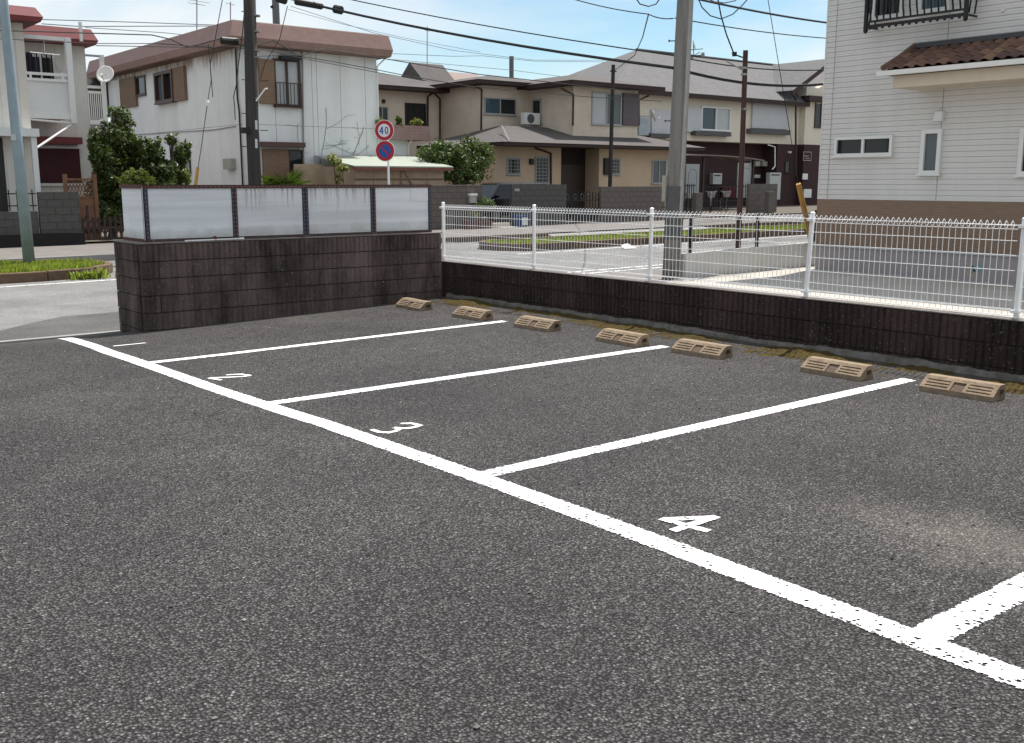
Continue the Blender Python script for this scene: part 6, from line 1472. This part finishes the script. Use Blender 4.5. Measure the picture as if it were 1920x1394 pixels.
MB().hexa([(u0 + .04, 28.8, zz), (u1 - .04, 28.8, zz), (u1 - .04, 29.1, zz), (u0 + .04, 29.1, zz)], [(u0, 28.77, z1 - .06), (u1, 28.77, z1 - .06), (u1, 29.13, z1 - .06), (u0, 29.13, z1 - .06)]).build('body', M_BB, BB); bx('lid', M_BB, BB, u0 - .02, u1 + .02, 28.75, 29.15, z1 - .055, z1); bx('white_sheet', M_WFRAME, BB, u0 + .15, u1 - .05, 28.75, 28.765, z1 - .35, z1 - .08)
for (a_, b_, c_, lb) in ((920, 955, 419, 'upper pale concrete slab step before the parked car'), (922, 962, 426, 'lower pale concrete slab step before the parked car')):
    x0_, x1_ = onY(a_, c_, 28.9).x, onY(b_, c_, 28.9).x; zz = onY(940, c_, 28.7).z; tag(bx('slab_step', M_CONC, None, x0_, x1_, 28.6 if c_ > 420 else 28.85, 29.15, walk_z(22) - .1, zz, bevel=.01), lb, 'step')

# ------------------------------------------------------------------ parked dark car behind the walls
YCAR = 31.2; cx = onY(906, 360, YCAR).x; cz = .08
CAR = thing('parked_car', 'black compact car parked behind the dark gate wall', 'car', (cx + 1.8, YCAR + .75, cz))
M_CAR = mat('black_car_paint', (.006, .007, .009), .18, .05, spec=.7); M_TYRE = mat('tyre_rubber', (.012, .012, .012), .9); M_RIM = mat('alloy', (.30, .30, .31), .35, .05, metal=.8)
prof = [(0, .42), (.02, .66), (.08, .80), (.45, .90), (3.45, .98), (3.55, .80), (3.56, .40), (3.3, .26), (.2, .26)]
def ring(o_, y): return [(cx + x + (o_ if x < 1 else -o_ if x > 3 else 0), y, cz + z_ - (o_ * .2 if z_ > .6 else 0)) for x, z_ in prof]
mb = MB(); secs = [ring(.10, YCAR), ring(.0, YCAR + .10), ring(0, YCAR + 1.4), ring(.10, YCAR + 1.5)]; n = len(prof)
for s_ in secs: mb.v += s_
for i in range(3):
    for j in range(n): mb.f.append((i * n + j, (i + 1) * n + j, (i + 1) * n + (j + 1) % n, i * n + (j + 1) % n))
mb.f += [tuple(range(n)), tuple(range(3 * n, 4 * n))[::-1]]; mb.build('body', M_CAR, CAR)
cab = [(.30, .87), (.86, 1.44), (3.15, 1.46), (3.46, .97)]
mb = MB(); 
for (ins, y) in ((0, YCAR + .03), (.0, YCAR + 1.47)):
    for k_, (x, z_) in enumerate(cab): mb.v.append((cx + x, y + (.14 if z_ > 1.2 and y < YCAR + .5 else -.14 if z_ > 1.2 else 0), cz + z_))
mb.f = [(0, 1, 2, 3)[::-1], (4, 5, 6, 7), (0, 4, 5, 1)[::-1], (2, 6, 7, 3)[::-1]]; mb.build('windows', glass_mat('car_glass', (.010, .016, .024), .2), CAR)
MB().hexa([(cx + .84, YCAR + .16, cz + 1.44), (cx + 3.18, YCAR + .16, cz + 1.455), (cx + 3.18, YCAR + 1.34, cz + 1.455), (cx + .84, YCAR + 1.34, cz + 1.44)], [(cx + 1.05, YCAR + .22, cz + 1.50), (cx + 3.05, YCAR + .22, cz + 1.50), (cx + 3.05, YCAR + 1.28, cz + 1.50), (cx + 1.05, YCAR + 1.28, cz + 1.50)]).build('roof', M_CAR, CAR)
for (xa_, xb_) in ((1.9, 2.0), (.84, .93), (3.1, 3.3)): MB().hexa([(cx + xa_ - (.5 if xa_ < 1.5 else 0), YCAR + .012, cz + .94), (cx + xb_ - (.5 if xa_ < 1.5 else 0), YCAR + .012, cz + .94), (cx + xb_ - (.5 if xa_ < 1.5 else 0), YCAR + .05, cz + .94), (cx + xa_ - (.5 if xa_ < 1.5 else 0), YCAR + .05, cz + .94)], [(cx + xa_, YCAR + .15, cz + 1.46), (cx + xb_, YCAR + .15, cz + 1.46), (cx + xb_, YCAR + .19, cz + 1.46), (cx + xa_, YCAR + .19, cz + 1.46)]).build('pillar', M_CAR, CAR)
for x in (.62, 2.95):
    for y, sg in ((YCAR + .02, -1), (YCAR + 1.48, 1)):
        w_ = MB().disc((cx + x, y - .09 * (sg > 0), cz + .28), (0, 1, 0), .28, 24, .18 if sg < 0 else .09).build('wheel', M_TYRE, CAR); MB().disc((cx + x, y + .012 * sg, cz + .28), (0, sg, 0), .18, 20, .01).build('rim', M_RIM, w_)
MB().box(cx + .55, cx + .68, YCAR - .14, YCAR + .0, cz + .93, cz + 1.05).build('mirror', M_CAR, CAR, bevel=.02)
for y in (YCAR + .12, YCAR + 1.2): MB().box(cx - .0, cx + .12, y, y + .2, cz + .60, cz + .70).build('headlight', M_GGLASS, CAR, bevel=.02)

# ------------------------------------------------------------------ bicycles
def bicycle(label, base, ang, mm, seed):
    t = thing('bicycle', label, 'bicycle', tuple(base), 'bicycles by the brown house'); c, s_ = math.cos(ang), math.sin(ang)
    W3 = lambda u, v, z_: (base[0] + c * u - s_ * v, base[1] + s_ * u + c * v, base[2] + z_)
    for u in (-.52, .52):
        w_ = MB().tube([W3(u + .32 * math.cos(k_ * .4189), 0, .33 + .32 * math.sin(k_ * .4189)) for k_ in range(16)], .018, 6).build('wheel', M_TYRE, t)
        mb = MB()
        for k_ in range(8): mb.tube([W3(u, 0, .33), W3(u + .30 * math.cos(k_ * .785), 0, .33 + .30 * math.sin(k_ * .785))], .003, 3)
        mb.build('spokes', M_GREYP, w_)
    for pts in ([(-.52, .33), (-.02, .30), (.40, .72), (-.12, .70), (-.02, .30)], [(-.52, .33), (-.12, .70)], [(.52, .33), (.40, .72), (.36, .98)], [(-.12, .70), (-.16, .88)]): MB().tube([W3(u, 0, z_) for u, z_ in pts], .018, 6).build('frame_tube', mm, t)
    MB().tube([W3(.30, -.27, 1.02), W3(.40, -.12, 1.0), W3(.40, .12, 1.0), W3(.30, .27, 1.02)], .013, 6).build('handlebar', M_GREYP, t)
    a = W3(-.18, 0, .90); MB().tube([W3(-.30, 0, .90), W3(-.2, 0, .92), W3(-.02, 0, .91)], [.08, .09, .03], 8).build('saddle', M_BLK, t)
    mb = MB()
    for k_ in range(5):
        z_ = .74 + .055 * k_; r_ = .12 + .012 * k_; mb.tube([W3(.56 + r_ * math.cos(x_), r_ * 1.2 * math.sin(x_), z_) for x_ in [i * .785 for i in range(9)]], .006, 4)
    for k_ in range(8): mb.tube([W3(.56 + .12 * math.cos(k_ * .785), .144 * math.sin(k_ * .785), .74), W3(.56 + .17 * math.cos(k_ * .785), .2 * math.sin(k_ * .785), .96)], .005, 4)
    mb.build('basket', M_GREYP, t)
b1 = onY(1332, 395, 33.0); b2_ = onY(1356, 395, 33.4); b3 = onY(1287, 395, 33.0)
bicycle('bicycle with silver basket left of its neighbour, before the maroon wall', (b1.x, 33.0, .16), 3.9, mat('silver_frame', (.42, .42, .43), .35, .05), 1)
bicycle('black bicycle right of the silver one, before the maroon wall', (b2_.x, 33.4, .16), 4.1, M_BLK, 2)
bicycle('black bicycle behind the bar fence by the thick concrete pole', (b3.x, 33.0, .14), 4.0, M_BLK, 3)

# ------------------------------------------------------------------ masts, antennas and overhead cables
p = onY(519, 60, 46); q = onY(516, -10, 46); FP = thing('distant_pole', 'grey utility pole rising behind the flat roof', 'utility pole', (p.x, 46, 0))
MB().tube([(p.x, 46, 0), (q.x, 46, q.z + 1)], [.2, .16], 10).build('pole_shaft', mat('distant_pole_grey', (.13, .135, .14), .8), FP); c = onY(508, 14, 46); MB().tube([c, onY(519, 8, 46)], .06, 5).build('arm', M_BLK, FP)
p = onY(959, 146, 58); q = onY(959, 106, 58); tag(MB().tube([(p.x, 58, 0), (p.x, 58, q.z)], .16, 8).build('distant_pole', mat('distant_pole_grey', (.13, .135, .14), .8), origin=(p.x, 58, 0)), 'short far pole rising behind the cream house roof', 'utility pole')
def antenna(label, px, y0, y1, Y, rods):
    a, b_ = onY(px, y1, Y), onY(px, y0, Y); t = thing('roof_antenna', label, 'antenna', tuple(a)); MB().tube([a, b_], .022, 5).build('mast', M_GREYP, t)
    for (py_, w_) in rods:
        c = onY(px, py_, Y); MB().tube([(c.x - w_, Y - .1, c.z), (c.x + w_, Y + .1, c.z)], .012, 4).build('element', M_GREYP, t)
antenna('tall thin antenna mast on the left part of the flat roof', 369, -6, 62, 36, ((8, .35), (2, .5))); antenna('thin antenna mast near the corner of the flat roof', 432, 4, 50, 35, ((8, .2),))
antenna('thin antenna mast on the far roof of the cream house', 801, 50, 132, 41, ((55, .35), (58, .2)))
M_CAB = mat('black_cable', (.012, .013, .016), .6); M_CABG = mat('far_cable', (.10, .12, .14), .7)
def cable(label, pts, r, m=None, sag=0, group=None):
    pts = [Vector(p_) for p_ in pts]; path = []
    for a, b_ in zip(pts[:-1], pts[1:]):
        for k_ in range(10): t_ = k_ / 10; p_ = a.lerp(b_, t_); p_.z -= sag * 4 * t_ * (1 - t_); path.append(p_)
    path.append(pts[-1]); o = MB().tube(path, r, 6).build('overhead_cable', m or M_CAB, origin=tuple(pts[0])); return tag(o, label, 'cable')
def lineY(pp, Y): return [onY(x, y, Y) for x, y in pp]
top = lambda z_: ax_at(z_)
zB1 = onY(1270, 127, bp.y).z; zB2 = onY(1272, 104, bp.y).z; zB3 = onY(1278, 34, bp.y).z
D1 = onY(497, -14, 24.25); D2 = onY(500, -16, 24.25)
HEADP = [(1545, 158), (1548, 131), (1548, 72), (1550, 43)]
def beyond(px, py): a = onY(px, py, 13.6); return a
cable('thick black cable from the dark pole past the thick concrete pole', [D1, top(zB1) + rightv * -.17, beyond(*HEADP[0]), beyond(*HEADP[0]) + Vector((14, 0, .6))], .030, sag=.14)
cable('tied black cable just above the thick one', [D2 + Vector((0, 0, .25)), top(zB2) + rightv * -.17, beyond(*HEADP[1]), beyond(*HEADP[1]) + Vector((14, 0, .8))], .013, sag=.10)
cable('thin cable running past the top of the thick concrete pole to the right', [onY(1060, -6, 17), onY(1216, 27, 14.2), top(zB3) + rightv * -.16, beyond(*HEADP[2]) + Vector((0, 0, 0))], .011, sag=.04)
cable('black cable from the pole top to the upper left of the sided house', [top(onY(1288, -2, bp.y).z) + rightv * .15, beyond(*HEADP[3])], .020, sag=.03)
cable('small cable loop hanging left of the pole top', lineY([(1190, -6), (1200, 8), (1216, 12.5), (1230, 8), (1240, -6)], 14.0), .011)
cable('large cable loop hanging right of the pole top', lineY([(1308, -6), (1316, 14), (1332, 30), (1352, 36), (1374, 27), (1392, 10), (1406, -6)], 13.4), .011)
cable('second shallow cable loop at the top edge', lineY([(1314, -8), (1340, 4), (1358, 6), (1378, 2), (1390, -8)], 13.4), .010)
cable('drop cable falling to the dark red service pole', lineY([(1345, -6), (1352, 30), (1362, 65), (1374, 96), (1378, 103), (1392, 108)], 13.3), .014)
cable('drop cable from the thin line to the black service pole', [onY(1216, 27, 14.2), onY(1205, 70, 18), onY(1190, 104, 22), onY(1153, 132, 30.2)], .013)
tag(MB().tube([onY(1377, 98, 13.28), onY(1377, 106, 13.28)], [.05, .04], 10).build('cable_insulator', M_BLK, origin=tuple(onY(1377, 102, 13.28))), 'black round insulator on the drop cable', 'insulator')
# cable hardware by the dark pole
for (a_, b_, r_, lb) in (((552, 3), (606, 13), .075, 'long black splice case on the thick cable near the dark pole'), ((627, 17), (641, 20), .10, 'short black splice case on the thick cable'), ((520, -3), (536, 2), .09, 'black splice case at the top edge beside the dark pole')):
    pa, pb_ = onY(*a_, 22.6), onY(*b_, 22.4); tag(MB().tube([pa, pa.lerp(pb_, .06), pa.lerp(pb_, .94), pb_], [r_ * .6, r_, r_, r_ * .6], 10).build('splice_case', M_BLK, origin=tuple(pa)), lb, 'splice case')
A = onY(413, 76, 24.6); B = onY(447, 79, 24.6); tag(MB().tube([A, A.lerp(B, .06), A.lerp(B, .94), B], [.05, .09, .09, .05], 10).build('splice_case', M_BLK, origin=tuple(A)), 'black splice case hanging left of the dark pole before the fascia', 'splice case')
# service lines from the left
YQ = 24.6
cable('black service line from the left house to the dark pole', lineY([(-10, 57), (150, 62), (285, 66), (320, 74), (350, 88), (375, 84), (412, 73), (470, 75)], YQ), .014)
cable('upper thin line crossing above the balcony house roof', lineY([(78, 37), (250, 42), (480, 50)], 40), .016, M_CABG)
cable('second thin line crossing above the balcony house roof', lineY([(78, 45), (150, 50), (480, 49)], 42), .018, M_CABG)
cable('third thin far line left of the flat roofed house', lineY([(160, 52), (310, 62), (420, 74)], 44), .015, M_CABG)
cable('twisted thin line left of the flat roofed house', lineY([(-5, 73), (180, 82), (290, 82), (410, 90), (465, 90)], YQ), .009)
cable('thin line below the twisted line left of the flat roofed house', lineY([(180, 86), (300, 88), (400, 90), (470, 92)], YQ + .2), .010)
cable('looping black cable from the dark pole along the front fascia', lineY([(485, 85), (500, 80), (512, 76), (530, 86), (555, 102), (565, 105), (585, 98), (610, 93), (700, 107), (900, 140), (1190, 172)], 25.2), .014)
cable('thin tied line across the front of the white house to the cream house', lineY([(440, 88), (485, 92), (565, 106), (620, 115), (700, 130), (760, 142), (880, 162), (1100, 182), (1240, 190)], 25.4), .012)
cable('lower thin line across the front of the white house', lineY([(484, 106), (540, 104), (600, 116), (700, 135), (800, 152)], 25.5), .009)
cable('thin far line right of the flat roof', lineY([(735, 101), (850, 106), (905, 105), (1000, 115), (1240, 118)], 48), .014, M_CABG)
cable('second thin far line right of the flat roof', lineY([(735, 112), (850, 122), (960, 132), (1100, 150)], 50), .014, M_CABG)
cable('upper far line from the splice cases to the right', lineY([(545, 12), (700, 62), (850, 95), (1000, 113), (1270, 114)], 45), .012, M_CABG)
cable('middle far line from the splice cases to the right', lineY([(540, 18), (640, 45), (760, 72), (900, 98)], 46), .010, M_CABG)
cable('slack vertical cable hanging left of the dark pole', lineY([(460, -6), (455, 60), (447, 120), (443, 160), (438, 182), (440, 200), (441, 225)], YQ), .012)
cable('crossing stay line left of the dark pole', lineY([(418, -6), (404, 70), (394, 120), (399, 183)], YQ + .1), .010)
cable('long stay wire with white insulator left of the dark pole', lineY([(391, 85), (396, 150), (389, 193), (377, 280), (371, 316)], YQ + .1), .009)
c = onY(389, 193, YQ + .08); tag(MB().tube([c - Vector((0, 0, .07)), c, c + Vector((0, 0, .07))], [.03, .055, .03], 8).build('stay_insulator', M_WHITE, origin=tuple(c)), 'white insulator on the long stay wire', 'insulator')
A, B = onY(366, 355, YQ + .1), onY(371, 314, YQ + .1); tag(MB().tube([A + (A - B) * 1.2, B], [.05, .04], 8).build('stay_guard', mat('yellow_guard', (.42, .235, .055), .6), origin=tuple(A)), 'yellow stay guard left of the dark pole above the panels', 'stay guard')
cable('thin diagonal line right of the dark pole', lineY([(539, 12), (524, 75), (497, 118), (488, 150)], 24.4), .010)
p = onZ(1177, 466, road_z(20.5) + .01); tag(MB().add([(p.x - .22, p.y - .1, p.z), (p.x + .2, p.y - .14, p.z), (p.x + .26, p.y + .12, p.z + .05), (p.x - .1, p.y + .16, p.z + .09), (p.x, p.y, p.z + .13)], [(0, 1, 4), (1, 2, 4), (2, 3, 4), (3, 0, 4), (3, 2, 1, 0)]).build('plastic_bag', M_WFRAME, origin=tuple(p)), 'crumpled white plastic bag at the kerb of the long verge', 'litter')
# loose chips and grit on the car park
q = random.Random(77); mb = MB(); mb.tint = []
for _ in range(2600):
    x, y = q.uniform(.8, 8.2), q.uniform(.2, 11.5)
    if q.random() < .35: x = 8.25 - abs(q.gauss(0, .5))
    s_ = .0035 + .0085 * q.random() ** 2.5; z = lot_z(x, y) + s_ * .35; a = q.uniform(0, 6.28); k0 = len(mb.v)
    for t_ in range(4): mb.v.append((x + s_ * math.cos(a + t_ * 1.57) * q.uniform(.7, 1.3), y + s_ * math.sin(a + t_ * 1.57) * q.uniform(.6, 1.2), z + q.uniform(-.2, .2) * s_))
    mb.v += [(x, y, z + s_ * q.uniform(.4, .8)), (x, y, z - s_ * .5)]
    f_ = [(0, 1, 4), (1, 2, 4), (2, 3, 4), (3, 0, 4), (1, 0, 5), (2, 1, 5), (3, 2, 5), (0, 3, 5)]; mb.f += [tuple(k0 + i for i in t) for t in f_]; mb.tint += [q.random()] * 8
m, nt, b, out = _nt('grit'); g = NG(nt); at = g.n('Attribute', attribute_name='tint'); g.l(g.ramp(at.outputs['Fac'], [(0, (.018, .016, .016)), (.5, (.06, .055, .052)), (.8, (.14, .13, .12)), (1, (.36, .34, .32))]), b.inputs['Base Color']); b.inputs['Roughness'].default_value = .9
gr = mb.build('grit', m, kind='stuff'); gr['label'] = 'loose stone chips scattered over the car park asphalt'; gr['category'] = 'grit'
